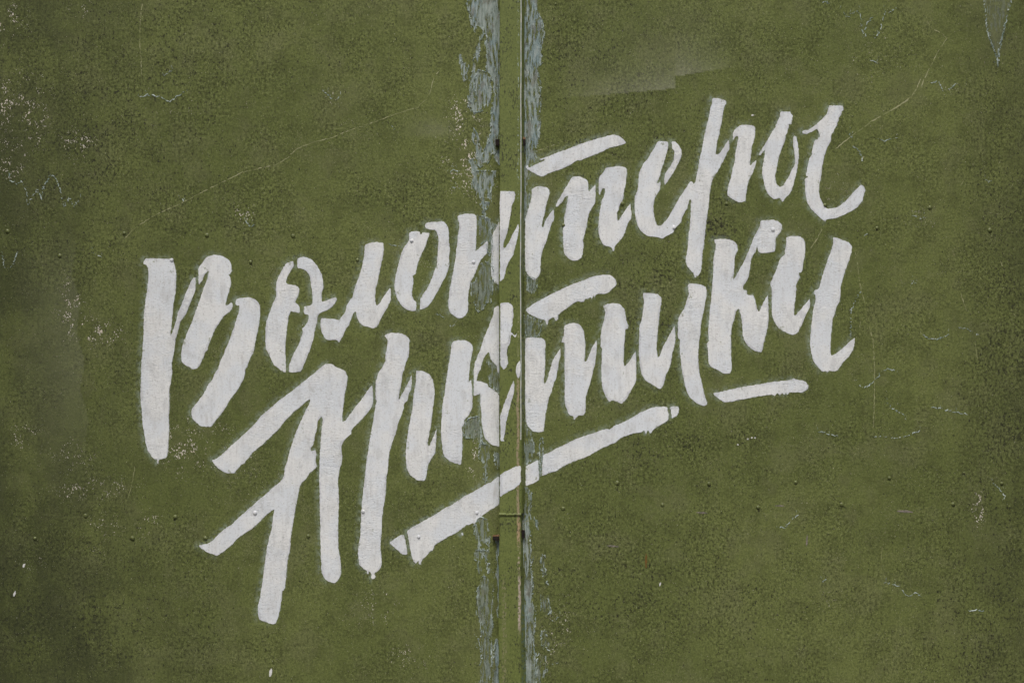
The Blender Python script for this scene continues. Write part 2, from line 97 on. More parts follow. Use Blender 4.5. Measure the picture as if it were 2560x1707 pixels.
    ('KS', 'S', '1281.2,807.0 1282.4,812.7 1278.9,821.3 1277.4,831.8 1280.9,832.2 1286.6,839.5 1292.7,832.4 1292.0,837.6 1287.0,844.3 1281.2,836.6 1277.0,837.6 1275.5,854.8 1273.2,864.3 1269.4,866.3 1268.4,862.4 1272.3,852.9 1274.2,839.5 1275.1,826.1 1278.0,816.5'),
    ('TS', 'S', '1300.0,898.8 1301.9,921.7 1300.0,938.9 1296.2,945.6 1291.4,939.9 1289.5,923.6 1292.3,910.3'),
    ('TS', 'S', '1284.7,948.5 1286.0,965.7 1284.7,982.9 1278.9,1001.0 1273.2,1024.0 1265.6,1054.6 1263.6,1075.6 1258.9,1096.7 1260.8,1102.4 1251.2,1101.5 1250.6,1039.3 1256.0,1020.2 1263.6,1001.0 1269.4,985.7 1277.0,965.7'),
    ('T2', 'R', '1312.6,774.3 1328.7,762.8 1351.6,749.4 1372.7,737.9 1389.9,729.3 1411.0,719.7 1433.9,709.2 1458.8,700.6 1477.9,693.0 1497.0,688.2 1510.4,686.6 1523.8,687.2 1533.4,693.0 1540.1,701.6 1542.0,709.2 1537.2,716.9 1528.6,724.5 1522.9,730.3 1510.4,736.0 1498.9,734.1 1488.4,737.9 1487.5,743.6 1483.6,739.8 1479.8,748.4 1476.0,742.7 1470.3,748.4 1462.6,747.5 1460.7,754.2 1453.0,755.1 1445.4,753.2 1433.9,758.9 1422.4,766.6 1409.0,776.2 1395.6,787.6 1393.7,801.0 1389.0,802.0 1384.2,792.4 1373.6,799.1 1370.8,802.9 1368.5,814.0 1365.0,808.7 1362.2,800.1 1351.6,798.2 1338.3,793.4 1323.0,785.7'),
    ('T2', 'R', '1313.4,845.0 1328.7,842.5 1342.1,844.0 1354.5,844.4 1361.2,849.7 1364.1,857.4 1362.2,880.3 1363.1,907.1 1362.2,930.1 1359.3,951.1 1360.8,960.7 1366.0,953.0 1371.7,933.9 1376.5,918.6 1382.3,899.5 1389.9,886.1 1395.6,878.4 1401.4,868.9 1401.4,888.0 1396.6,907.1 1393.7,926.3 1390.9,945.4 1384.2,958.8 1379.4,977.9 1370.8,998.9 1367.9,1018.1 1364.1,1033.4 1362.2,1048.7 1360.3,1067.8 1359.7,1077.4 1351.6,1079.3 1343.0,1080.8 1331.6,1077.4 1321.0,1067.8 1316.3,1060.2 1313.4,1041.0 1312.6,991.3 1312.6,933.9 1312.6,876.5'),
    ('T2', 'R', '1410.0,814.3 1422.4,808.6 1435.8,807.3 1447.3,809.9 1454.9,818.2 1460.3,828.7 1461.6,844.0 1463.0,861.2 1462.6,882.3 1461.6,904.3 1466.4,902.3 1474.1,882.3 1481.7,865.0 1491.3,850.1 1492.3,863.1 1490.9,884.2 1488.4,905.2 1483.6,924.3 1479.8,941.6 1474.1,960.7 1468.3,977.9 1464.5,991.3 1464.1,1010.4 1463.6,1029.6 1457.8,1037.2 1447.3,1038.2 1440.6,1042.9 1436.8,1049.6 1433.9,1046.8 1432.0,1039.1 1423.4,1038.2 1418.6,1027.6 1413.8,1016.2 1411.0,998.9 1411.0,977.9 1411.9,953.0 1411.0,914.8 1411.0,886.1 1411.0,857.4 1406.2,855.5 1403.3,857.4 1404.3,849.7 1410.0,836.3'),
    ('T2', 'R', '1508.5,762.8 1518.1,759.9 1531.5,758.0 1546.8,758.9 1555.4,765.6 1561.1,772.3 1563.0,781.9 1564.9,797.2 1567.8,806.8 1570.7,814.4 1568.8,822.1 1563.0,824.0 1562.1,843.1 1561.1,857.4 1559.2,882.3 1558.2,903.3 1561.1,915.7 1567.8,909.0 1575.5,899.5 1583.1,886.1 1588.5,877.5 1589.8,895.6 1590.8,922.4 1590.8,949.2 1583.1,966.4 1573.6,983.6 1565.9,997.0 1553.5,1009.5 1542.9,1003.7 1529.6,999.9 1522.9,1004.7 1519.0,998.9 1512.3,987.5 1506.6,972.2 1503.7,953.0 1502.8,924.3 1503.7,895.6 1504.7,870.8 1500.9,867.9 1500.9,844.0 1502.8,824.9 1509.5,801.0 1513.3,780.0 1508.9,770.4'),
    ('I1', 'R', '1607.8,732.7 1617.4,732.3 1636.5,733.6 1646.1,736.5 1652.8,744.2 1653.7,757.6 1650.9,771.0 1648.0,792.0 1645.1,822.6 1642.3,847.5 1641.3,874.3 1644.2,893.0 1649.0,889.6 1655.6,870.4 1663.3,855.1 1672.9,837.9 1682.4,820.7 1686.6,813.0 1687.8,832.2 1688.2,847.5 1685.3,866.6 1680.5,883.8 1676.7,906.8 1671.9,924.0 1664.3,935.5 1660.4,956.9 1655.6,968.3 1648.0,973.1 1636.5,964.5 1625.0,957.8 1615.5,953.0 1605.9,941.6 1601.1,926.3 1599.2,911.0 1596.3,886.1 1597.3,847.8 1598.3,813.0 1602.1,805.4 1606.9,778.6 1609.7,759.5 1607.8,746.1'),
    ('I1', 'R', '1718.8,711.6 1726.4,707.8 1741.7,709.7 1755.1,712.6 1763.7,717.4 1766.6,725.0 1765.6,744.2 1761.8,763.3 1758.0,782.4 1753.2,801.6 1751.3,818.8 1750.3,836.0 1747.5,855.1 1745.6,878.1 1745.6,908.7 1748.4,931.6 1753.2,952.7 1757.0,968.3 1759.9,983.6 1766.6,1002.8 1767.6,1010.4 1760.9,1014.6 1749.4,1012.3 1737.9,1005.6 1724.5,993.2 1717.8,983.6 1713.0,968.3 1709.2,949.2 1705.4,930.1 1701.6,912.9 1702.5,903.3 1699.6,886.1 1698.7,867.0 1699.6,849.7 1693.9,845.0 1693.9,822.6 1695.4,793.9 1703.5,782.4 1711.1,769.0 1716.9,749.9 1721.6,732.7 1719.7,723.1'),
    ('K3', 'R', '1783.8,599.7 1797.2,597.8 1812.5,597.2 1827.8,599.7 1837.4,606.4 1843.1,614.1 1844.6,628.4 1838.3,635.1 1836.4,646.6 1835.5,669.6 1833.6,690.6 1833.0,700.2 1841.2,686.8 1852.7,665.7 1862.2,648.5 1869.9,629.4 1877.6,610.3 1885.2,591.1 1894.8,573.9 1899.6,564.3 1899.6,554.8 1904.3,551.0 1917.7,550.6 1933.0,550.0 1946.4,553.8 1954.1,562.4 1954.1,572.0 1949.3,583.5 1937.8,596.9 1938.4,612.2 1936.9,628.4 1923.5,632.3 1900.5,633.6 1894.8,628.4 1891.9,614.1 1890.0,627.5 1877.6,646.6 1875.3,665.7 1871.8,688.7 1864.2,705.9 1857.5,713.6 1857.5,725.0 1867.0,726.9 1867.0,736.5 1873.7,738.0 1883.3,737.5 1886.2,748.0 1890.0,761.4 1894.8,779.6 1899.6,774.8 1904.3,763.3 1912.0,748.0 1919.6,735.6 1920.6,765.2 1921.0,793.9 1918.7,818.8 1913.9,837.9 1908.2,860.9 1904.3,880.0 1896.7,880.0 1883.3,876.2 1873.7,868.5 1862.2,857.0 1856.5,839.8 1854.6,813.0 1851.7,790.1 1846.4,771.0 1840.2,776.7 1835.5,795.8 1827.8,820.7 1826.9,847.5 1826.9,880.0 1828.8,908.7 1829.3,924.0 1824.9,933.6 1806.8,933.6 1795.3,925.9 1776.2,916.3 1770.4,904.9 1769.5,876.2 1766.2,858.9 1771.4,853.2 1769.5,832.2 1772.3,793.9 1775.2,767.1 1778.1,736.5 1780.0,707.8 1782.9,679.1 1782.9,650.4 1787.6,623.6 1788.6,610.3'),
    ('I2', 'R', '1964.0,593.6 1973.9,591.2 1991.1,589.8 2000.7,591.7 2009.3,598.4 2012.2,609.9 2012.5,627.1 2011.2,644.3 2006.4,661.6 2005.5,674.9 2002.6,682.6 1994.9,680.7 1999.7,694.1 1993.0,703.6 1989.2,713.2 1990.2,722.8 1988.3,745.7 1985.4,766.8 1983.9,785.9 1987.3,788.8 1996.9,778.2 2008.3,764.9 2017.9,753.4 2024.6,746.7 2025.2,762.9 2020.8,774.4 2014.1,787.8 2008.3,801.2 2002.9,814.8 1993.4,832.0 1981.9,837.7 1968.5,833.9 1955.1,826.3 1943.6,818.6 1934.1,803.3 1929.3,788.0 1928.3,757.4 1929.0,722.8 1924.7,709.4 1931.8,692.2 1941.4,671.1 1947.1,653.9 1951.0,644.3 1962.4,635.7 1960.1,629.0 1964.3,615.6 1965.3,604.2'),
    ('I2', 'R', '2081.0,593.6 2088.7,594.2 2102.1,599.4 2117.4,604.2 2125.0,609.9 2128.9,615.6 2128.9,627.1 2125.0,642.4 2119.3,659.6 2111.6,678.8 2105.9,699.8 2101.1,717.0 2100.2,736.2 2098.2,755.3 2090.6,766.8 2085.8,787.8 2081.4,795.6 2079.5,814.8 2077.6,833.9 2075.6,856.9 2075.6,877.9 2077.6,889.4 2089.0,883.6 2104.3,872.2 2119.6,856.9 2136.5,843.5 2136.9,853.0 2133.0,872.2 2121.5,891.3 2108.2,904.7 2098.6,918.1 2092.9,925.7 2083.3,928.6 2071.8,926.7 2067.0,931.5 2064.2,926.7 2058.4,929.6 2052.7,926.7 2045.0,918.1 2035.5,908.5 2029.7,893.2 2025.9,876.0 2024.4,849.2 2026.9,818.6 2029.7,791.8 2034.5,761.2 2038.3,755.5 2037.4,738.3 2034.5,736.3 2035.5,724.9 2046.9,722.0 2050.4,705.6 2058.1,678.8 2065.7,657.7 2073.4,634.8 2082.0,611.8'),
    ('U2', 'R', '1780.1,982.2 1798.3,979.7 1823.1,973.6 1851.8,967.8 1874.8,963.6 1903.5,959.2 1928.3,954.4 1951.3,952.1 1976.2,949.6 1984.8,944.9 1989.6,948.7 2002.9,950.2 2013.5,954.4 2020.2,963.0 2021.1,968.8 2016.3,974.5 2004.9,981.2 1991.5,980.2 1980.0,981.2 1974.3,980.2 1968.5,987.9 1964.7,981.2 1959.9,987.9 1955.1,982.2 1949.4,988.9 1943.6,982.2 1936.9,989.8 1928.3,986.0 1911.1,988.9 1893.9,990.8 1874.8,994.6 1846.9,999.9 1827.8,1003.7 1812.5,1006.2 1802.0,1000.9 1791.5,993.2'),
    ('U1', 'L', '972.4,1355.6 984.9,1347.0 998.3,1338.4 1007.8,1334.2 1011.6,1341.3 1015.5,1358.5 1019.3,1384.3 1011.6,1386.3 1004.0,1383.4 994.4,1375.7 983.0,1364.3'),
    ('U1', 'L', '1017.4,1327.9 1026.0,1319.3 1042.3,1310.7 1055.6,1303.0 1074.8,1292.5 1093.9,1282.0 1109.2,1270.5 1126.4,1262.9 1143.6,1251.4 1160.9,1239.9 1180.0,1229.4 1197.2,1219.8 1214.4,1209.3 1227.8,1204.5 1235.5,1196.9 1248.1,1190.2 1248.1,1261.0 1235.5,1268.6 1227.8,1272.4 1216.3,1280.1 1206.8,1287.7 1193.4,1296.3 1191.5,1303.0 1185.7,1308.8 1181.9,1305.9 1172.3,1312.6 1166.6,1310.7 1155.1,1320.3 1145.6,1327.9 1132.2,1335.6 1122.6,1339.4 1109.2,1348.9 1093.9,1356.6 1086.3,1363.3 1082.4,1375.7 1074.8,1377.6 1065.2,1391.0 1055.6,1396.8 1051.8,1411.1 1047.0,1409.2 1047.0,1400.6 1038.4,1408.2 1030.8,1395.8 1027.0,1379.6 1022.2,1352.8'),
    ('U1', 'L', '1153.2,1331.7 1156.1,1329.4 1158.9,1332.7 1158.0,1337.1 1154.7,1337.5'),
    ('US', 'S', '1249.8,1185.4 1262.2,1177.7 1275.6,1171.0 1289.0,1164.3 1302.4,1161.9 1302.4,1199.7 1298.6,1209.3 1289.0,1217.9 1279.5,1223.6 1268.0,1228.4 1258.4,1234.2 1249.8,1240.9'),
    ('U3', 'R', '1313.8,1164.6 1326.8,1157.9 1345.9,1148.3 1346.9,1171.3 1347.8,1200.0 1334.4,1206.7 1313.8,1214.9 1313.8,1190.4'),
    ('U3', 'R', '1357.4,1135.9 1366.9,1133.0 1378.4,1128.3 1389.9,1120.6 1409.0,1112.0 1424.3,1104.3 1439.6,1096.7 1458.8,1090.0 1491.3,1079.3 1506.6,1073.6 1516.2,1071.6 1524.8,1072.6 1533.4,1064.9 1548.7,1058.2 1565.9,1050.6 1583.1,1041.0 1598.4,1031.5 1613.7,1024.8 1629.0,1019.0 1644.3,1016.2 1657.7,1015.8 1667.3,1017.1 1669.2,1025.7 1671.5,1037.2 1671.1,1046.8 1665.4,1054.4 1653.9,1060.2 1642.4,1067.8 1632.9,1073.6 1629.0,1081.2 1624.2,1083.1 1622.3,1077.4 1618.5,1075.5 1615.6,1086.0 1612.8,1081.2 1609.9,1075.5 1602.2,1080.2 1586.9,1082.2 1567.8,1087.9 1550.6,1094.6 1539.7,1104.8 1501.6,1121.5 1470.6,1139.2 1462.6,1142.6 1433.9,1153.1 1412.9,1162.7 1388.0,1178.9 1374.6,1179.9 1363.1,1186.6 1354.5,1188.5 1354.5,1167.5'),
    ('U3', 'R', '1674.4,1017.1 1684.3,1014.6 1693.9,1015.2 1697.4,1020.0 1696.8,1031.5 1692.0,1039.1 1682.4,1043.9 1679.9,1045.8 1676.7,1029.6'),
]

def parse(s):
    return [tuple(float(v) for v in p.split(',')) for p in s.split()]


def PX(px): return (px - 1280.0) / 1000.0
def PZ(py): return ZC + (853.5 - py) / 1000.0

# bare blue undercoat where the green has come off, beside the strip
PEEL = [
    '1165,-60 1165,0 1172,30 1176,40 1182,65 1186,80 1192,66 1204,72 1209,78 1214,76 1217,120 1216,180 1226,190 1232,205 1236,240 1232,260 1230,300 1228,340 1240,380 1236,400 1253,415 1253,-60',
    '1211,76 1201,108 1195,150 1190,178 1187,205 1183,256 1171,250 1177,205 1184,165 1190,140 1200,96',
    '1150,140 1155,190 1160,205 1166,196 1170,176 1166,150 1158,160 1153,140',
    '1196,178 1216,182 1226,205 1228,240 1222,262 1206,268 1200,280 1186,284 1178,274 1169,266 1178,246 1184,215',
    '1230,271 1253,271 1253,350 1239,382 1226,387 1219,411 1206,405 1203,388 1216,367 1224,340 1227,320',
    '1186,322 1196,352 1201,385 1205,415 1198,420 1190,392 1188,360 1180,344',
    '1174,402 1184,398 1191,430 1240,430 1236,456 1224,496 1218,488 1210,501 1204,492 1197,499 1190,480 1178,466 1184,444',
    '1200,502 1225,506 1220,518 1212,525 1204,516',
    '1206,528 1214,530 1214,548 1208,548', '1194,540 1227,548 1232,610 1224,640 1214,600 1200,612 1194,580',
    '1232,560 1253,560 1253,740 1234,735 1232,660',
    '1190,700 1204,660 1220,655 1234,670 1232,720 1226,758 1216,752 1210,770 1196,780 1186,752 1176,728 1180,710',
    '1222,905 1253,895 1253,985 1236,972 1222,955', '1158,1060 1166,1050 1196,1040 1204,1086 1208,1110 1196,1104 1182,1096 1164,1094 1157,1078',
    '1204,1100 1220,1112 1224,1130 1219,1180 1212,1208 1206,1196 1213,1160 1200,1150 1198,1124',
    '1236,1130 1253,1130 1253,1180 1244,1172', '1198,1290 1218,1298 1223,1340 1220,1364 1213,1352 1206,1347 1202,1360 1198,1371 1191,1345 1186,1318',
    '1189,1374 1208,1374 1223,1372 1225,1408 1217,1410 1209,1384 1199,1405 1206,1430 1204,1443 1196,1424 1192,1404 1186,1392',
    '1217,1414 1226,1412 1228,1432 1222,1434', '1204,1443 1216,1440 1236,1468 1234,1495 1231,1540 1232,1568 1228,1605 1229,1657 1227,1780 1204,1780 1199,1664 1205,1629 1196,1600 1206,1569 1193,1534 1190,1480 1200,1462',
    '1240,1348 1253,1348 1253,1546 1246,1536 1241,1450', '1236,1600 1253,1590 1253,1780 1232,1780 1232,1660',
    '1305,-60 1342,-60 1342,27 1352,48 1359,73 1356,107 1351,132 1354,158 1345,165 1345,181 1349,196 1350,240 1354,250 1350,271 1345,286 1353,301 1348,350 1340,376 1334,405 1324,420 1322,446 1316,480 1305,500',
    '1305,480 1324,478 1326,494 1318,540 1305,560', '1318,690 1344,700 1342,722 1330,738 1320,730',
    '1305,784 1354,800 1352,826 1347,842 1326,842 1305,830', '1305,1060 1326,1080 1336,1116 1330,1150 1305,1168',
    '1350,1104 1356,1092 1356,1130 1352,1190 1348,1150', '1305,1216 1330,1226 1326,1262 1324,1300 1322,1310 1325,1362 1333,1389 1326,1416 1332,1457 1330,1494 1339,1534 1333,1602 1340,1657 1333,1780 1305,1780',
    '1336,1290 1346,1298 1344,1322 1338,1312', '1356,1384 1364,1392 1358,1412 1365,1437 1360,1440 1351,1420',
    '2460,-60 2460,0 2469,81 2489,140 2493,166 2498,119 2512,57 2527,0 2527,-60',
    '1366,1446 1372,1462 1364,1460', '1352,1484 1372,1486 1374,1510 1378,1530 1366,1536 1356,1526', '1352,1576 1362,1572 1368,1590 1374,1622 1364,1616 1354,1612',
    '1346,1630 1364,1642 1368,1668 1360,1690 1350,1700 1344,1780 1336,1780 1338,1690',
]
# long thin lines: ('s' = scratch to pale metal, 'b' = curled pale-blue flake lip), outline
LINES = [
    ('s', '311,598 330,578 345,565 360,556 385,540 410,528 440,515 470,500 505,482 540,464 575,447 605,432 640,424 690,412 720,395 740,375 760,365 790,355 830,345 870,328 910,315 950,300 985,288 1015,278 1040,270 1060,255 1075,235 1080,210 1085,195 1100,175'),
    ('s', '2089,372 2125,343 2149,326 2177,305 2211,286 2244,267 2275,245 2287,229 2301,198'),
    ('s', '2211,286 2244,267 2270,250'), ('s', '2301,219 2315,186 2330,157 2344,129 2361,105 2366,95 2354,86 2330,74 2316,55'),
    ('s', '2060,560 2044,594 2022,625'), ('s', '2137,625 2142,656 2149,708 2161,756'),
    ('s', '2165,796 2175,825 2182,851 2186,930 2185,1011 2182,1090'), ('s', '358,0 351,54 350,109 354,153 355,191'),
    ('s', '338,1164 331,1205 320,1246'), ('s', '2401,734 2416,777'), ('s', '2380,620 2385,640'), ('s', '2501,653 2508,676'),
    ('s', '2437,854 2444,902'), ('s', '1340,378 1389,362'), ('s', '2205,1366 2202,1408'), ('s', '2149,820 2151,800'), ('s', '2530,780 2540,792'),
    ('s', '2152,400 2166,384'), ('s', '2410,450 2402,462'), ('s', '2524,472 2532,460'),
    ('s', '1306,1306 1318,1302 1330,1301 1337,1310 1340,1326'),
    ('b', '2106,28 2116,45 2130,36 2144,29 2151,43 2158,98'), ('b', '2163,98 2160,80 2166,60 2182,45'), ('b', '2183,80 2187,98 2196,86 2205,55 2213,24'),
    ('b', '2458,0 2468,81 2489,140 2493,166'), ('b', '2493,166 2499,119 2513,57 2527,0'), ('b', '2052,8 2066,6 2074,12'), ('b', '2222,34 2240,22 2246,14'),
    ('b', '20,427 27,451 46,462 56,454 67,479 72,511 82,495 95,473 105,498 110,468 128,438 142,449 152,480 161,519 174,495 188,518 197,500'),
    ('b', '5,628 14,672 33,664 46,628'), ('b', '349,245 370,238 400,243 425,255 443,243 470,225'), ('b', '410,192 425,180 438,176'),
    ('b', '2306,837 2325,849 2351,846 2372,836'), ('b', '2397,818 2420,823 2435,837 2449,834'), ('b', '2139,949 2153,968 2172,966 2187,949 2206,928 2220,921 2244,929'),
    ('b', '2046,1078 2072,1085 2096,1090'), ('b', '2182,1090 2215,1092 2239,1095 2263,1090 2301,1076'), ('b', '2215,1006 2239,1026 2258,1035 2265,1049'),
    ('b', '2325,1018 2358,1023 2387,1030 2418,1035'), ('b', '2325,210 2346,205 2356,229 2370,224 2392,210'), ('b', '2194,348 2215,353 2244,345'),
    ('b', '2168,148 2192,160'), ('b', '1941,1316 1963,1318 1977,1299 1996,1285'), ('b', '2211,1456 2234,1460 2249,1464'), ('b', '2254,1473 2270,1490 2287,1480 2303,1490'),
    ('b', '2046,1444 2056,1454 2070,1440'), ('b', '2420,1525 2440,1522 2463,1528'), ('b', '2151,725 2137,751 2127,780 2125,842'),
    ('b', '807,225 817,234 828,248 843,249 850,241'), ('b', '978,316 984,324 994,317'), ('b', '970,609 981,613 990,615 999,616'), ('b', '1088,780 1095,787 1102,786 1107,793 1120,808 1131,816 1137,810'),
    ('b', '449,487 460,505'), ('b', '231,631 242,638 256,643'), ('b', '610,541 624,566 637,563'), ('b', '1124,434 1132,425 1139,427 1145,433 1150,426'), ('b', '1128,471 1140,468 1150,472'),
    ('b', '2120,330 2128,342 2136,350'), ('b', '2480,1206 2500,1222 2512,1240 2506,1252'), ('b', '2280,538 2300,548 2312,540'), ('b', '2160,590 2170,582'), ('b', '2275,720 2280,700 2290,708'),
    ('b', '2460,450 2470,455 2478,452'), ('b', '2130,366 2142,372 2152,388 2156,406'),
    ('b', '1185,1586 1192,1590 1196,1597'), ('b', '1189,1613 1196,1619 1200,1618'), ('b', '1376,1652 1384,1660 1396,1652'), ('b', '1378,1552 1390,1548 1398,1540'),
]
RIVETS_L = '20,578 150,639 311,583 518,588 733,590 627,655 430,650 894,650 1029,602 1184,655 214,1288 439,1291 88,1345 332,1344 514,1344 638,1281 771,1339 908,1278 1047,1341 1192,1281'
RIVETS_R = '1408,563 1556,509 1685,569 1816,509 1932,574 2062,513 2192,570 2324,519 2474,575 1408,1270 1543,1206 1656,1261 1772,1208 1895,1267 1989,1205 2104,1260 2223,1194 2382,1259 2504,1207 2410,1181 1389,11'
# pale specks of bared metal: centre, radii, density
FLECKS = [(10, 40, 60, 60, .9), (30, 260, 110, 90, .7), (90, 300, 50, 90, .7), (20, 400, 60, 60, .8), (205, 20, 40, 26, .5), (195, 360, 50, 40, .8), (440, 265, 60, 30, .4),
          (185, 790, 40, 60, .9), (165, 740, 20, 60, .6), (250, 830, 70, 40, .8), (480, 880, 40, 60, .3), (460, 1120, 60, 70, .85), (520, 1090, 90, 90, .4), (60, 1090, 60, 40, .5),
          (160, 1140, 90, 50, .5), (230, 1220, 120, 40, .6), (260, 1310, 60, 40, .5), (370, 1310, 40, 40, .7), (80, 1410, 50, 20, .5), (240, 1380, 30, 30, .4), (610, 540, 30, 30, .8),
          (540, 1380, 300, 200, .14), (1165, 300, 50, 70, .9), (1160, 400, 60, 90, 1.0), (1190, 460, 50, 50, .7), (1182, 1125, 18, 80, .9), (1185, 640, 30, 60, .3), (1060, 640, 90, 120, .25),
          (940, 1520, 60, 60, .5), (1020, 1640, 60, 40, .5), (1330, 1060, 30, 20, .4), (1400, 1560, 40, 90, .5), (1370, 1640, 30, 60, .5), (2446, 1270, 16, 50, 1.0), (2060, 1290, 90, 30, .25),
          (2300, 1200, 120, 60, .2), (2200, 150, 150, 100, .25), (2380, 220, 40, 30, .4), (2000, 1200, 200, 80, .15), (1600, 1350, 250, 160, .10), (2080, 1500, 60, 90, .2), (2300, 540, 60, 40, .35),
          (2090, 480, 60, 60, .3), (2250, 850, 60, 40, .25), (2240, 1330, 300, 120, .12), (860, 340, 260, 120, .14), (830, 240, 40, 30, .4), (900, 120, 250, 160, .10), (620, 1180, 160, 120, .3),
          (880, 1180, 60, 120, .18), (1000, 1230, 120, 60, .15), (1370, 930, 60, 60, .4), (1450, 1010, 60, 40, .3), (300, 1000, 200, 180, .14), (1400, 800, 40, 30, .2)]
# clusters of dark mould spots
MOULD = [(200, 300, 460, 520, .62), (480, 120, 260, 260, .55), (120, 1550, 420, 300, .7), (450, 1600, 300, 200, .35), (800, 100, 300, 200, .4), (1480, 150, 320, 240, .55), (1560, 350, 260, 90, .55),
         (1590, 690, 120, 80, .9), (1800, 560, 110, 70, .9), (1630, 820, 110, 110, .7), (1500, 480, 120, 120, .55), (1650, 1120, 260, 130, .6), (1620, 1480, 460, 260, .5), (1850, 1560, 300, 240, .42),
         (1760, 700, 60, 40, .7), (2540, 900, 160, 900, .7), (2460, 1560, 200, 260, .7), (1000, 480, 120, 90, .5), (1750, 250, 200, 150, .35), (1850, 1090, 60, 40, .6), (560, 500, 200, 160, .4),
         (280, 880, 110, 160, .5), (60, 900, 120, 400, .3), (1080, 860, 60, 60, .4), (740, 620, 90, 60, .3), (1280, 800, 1400, 1000, .10)]


# ---------------------------------------------------------------- fields on the sheets
RIV = parse(RIVETS_L) + parse(RIVETS_R)


def sheet_h(px, py):
    """gentle buckling of the sheet (mm towards the viewer); works on arrays and floats"""
    h = 1.3 * np.sin(px / 310.0 + 0.6) * np.sin(py / 420.0 + 1.1) + 0.8 * np.sin(px / 170.0 + py / 260.0)
    t = np.clip((px - 1216.0) / 40.0, 0, 1) * (px < 1262)
    h = h - 9.0 * t * t
    t2 = np.clip((1334.0 - px) / 40.0, 0, 1) * (px > 1262)
    for rx, ry in RIV:                       # the sheet is pulled in round each rivet
        h = h - 1.1 * np.exp(-((px - rx) ** 2 + (py - ry) ** 2) / 260.0)
    return h - 8.0 * t2 * t2 + 4.0


def seg_dist(qx, qy, pts, closed=True):
    d2 = np.full(qx.shape, 1e12)
    bx = np.zeros(qx.shape); by = np.zeros(qx.shape)
    n = len(pts)
    for i in range(n if closed else n - 1):
        ax, ay = pts[i]; cx, cy = pts[(i + 1) % n]
        ex, ey = cx - ax, cy - ay
        L = ex * ex + ey * ey + 1e-9
        t = np.clip(((qx - ax) * ex + (qy - ay) * ey) / L, 0, 1)
        vx = qx - (ax + t * ex); vy = qy - (ay + t * ey)
        dd = vx * vx + vy * vy
        m = dd < d2
        d2 = np.where(m, dd, d2); bx = np.where(m, vx, bx); by = np.where(m, vy, by)
    return np.sqrt(d2), bx, by


def inside(qx, qy, pts):
    r = np.zeros(qx.shape, bool)
    n = len(pts)
    for i in range(n):
        ax, ay = pts[i]; cx, cy = pts[(i + 1) % n]
        if ay == cy: continue
        m = ((ay > qy) != (cy > qy)) & (qx < (cx - ax) * (qy - ay) / (cy - ay) + ax)
        r ^= m
    return r


def near(gx, gy, pts, pad):
    xs = [p[0] for p in pts]; ys = [p[1] for p in pts]
    return np.nonzero((gx > min(xs) - pad) & (gx < max(xs) + pad) & (gy > min(ys) - pad) & (gy < max(ys) + pad))[0]


def blobs(gx, gy, lst):
    f = np.zeros(gx.shape)
    for cx, cy, rx, ry, s in lst:
        q = ((gx - cx) / rx) ** 2 + ((gy - cy) / ry) ** 2
        f = np.maximum(f, s * np.exp(-q * 1.1))
    return f


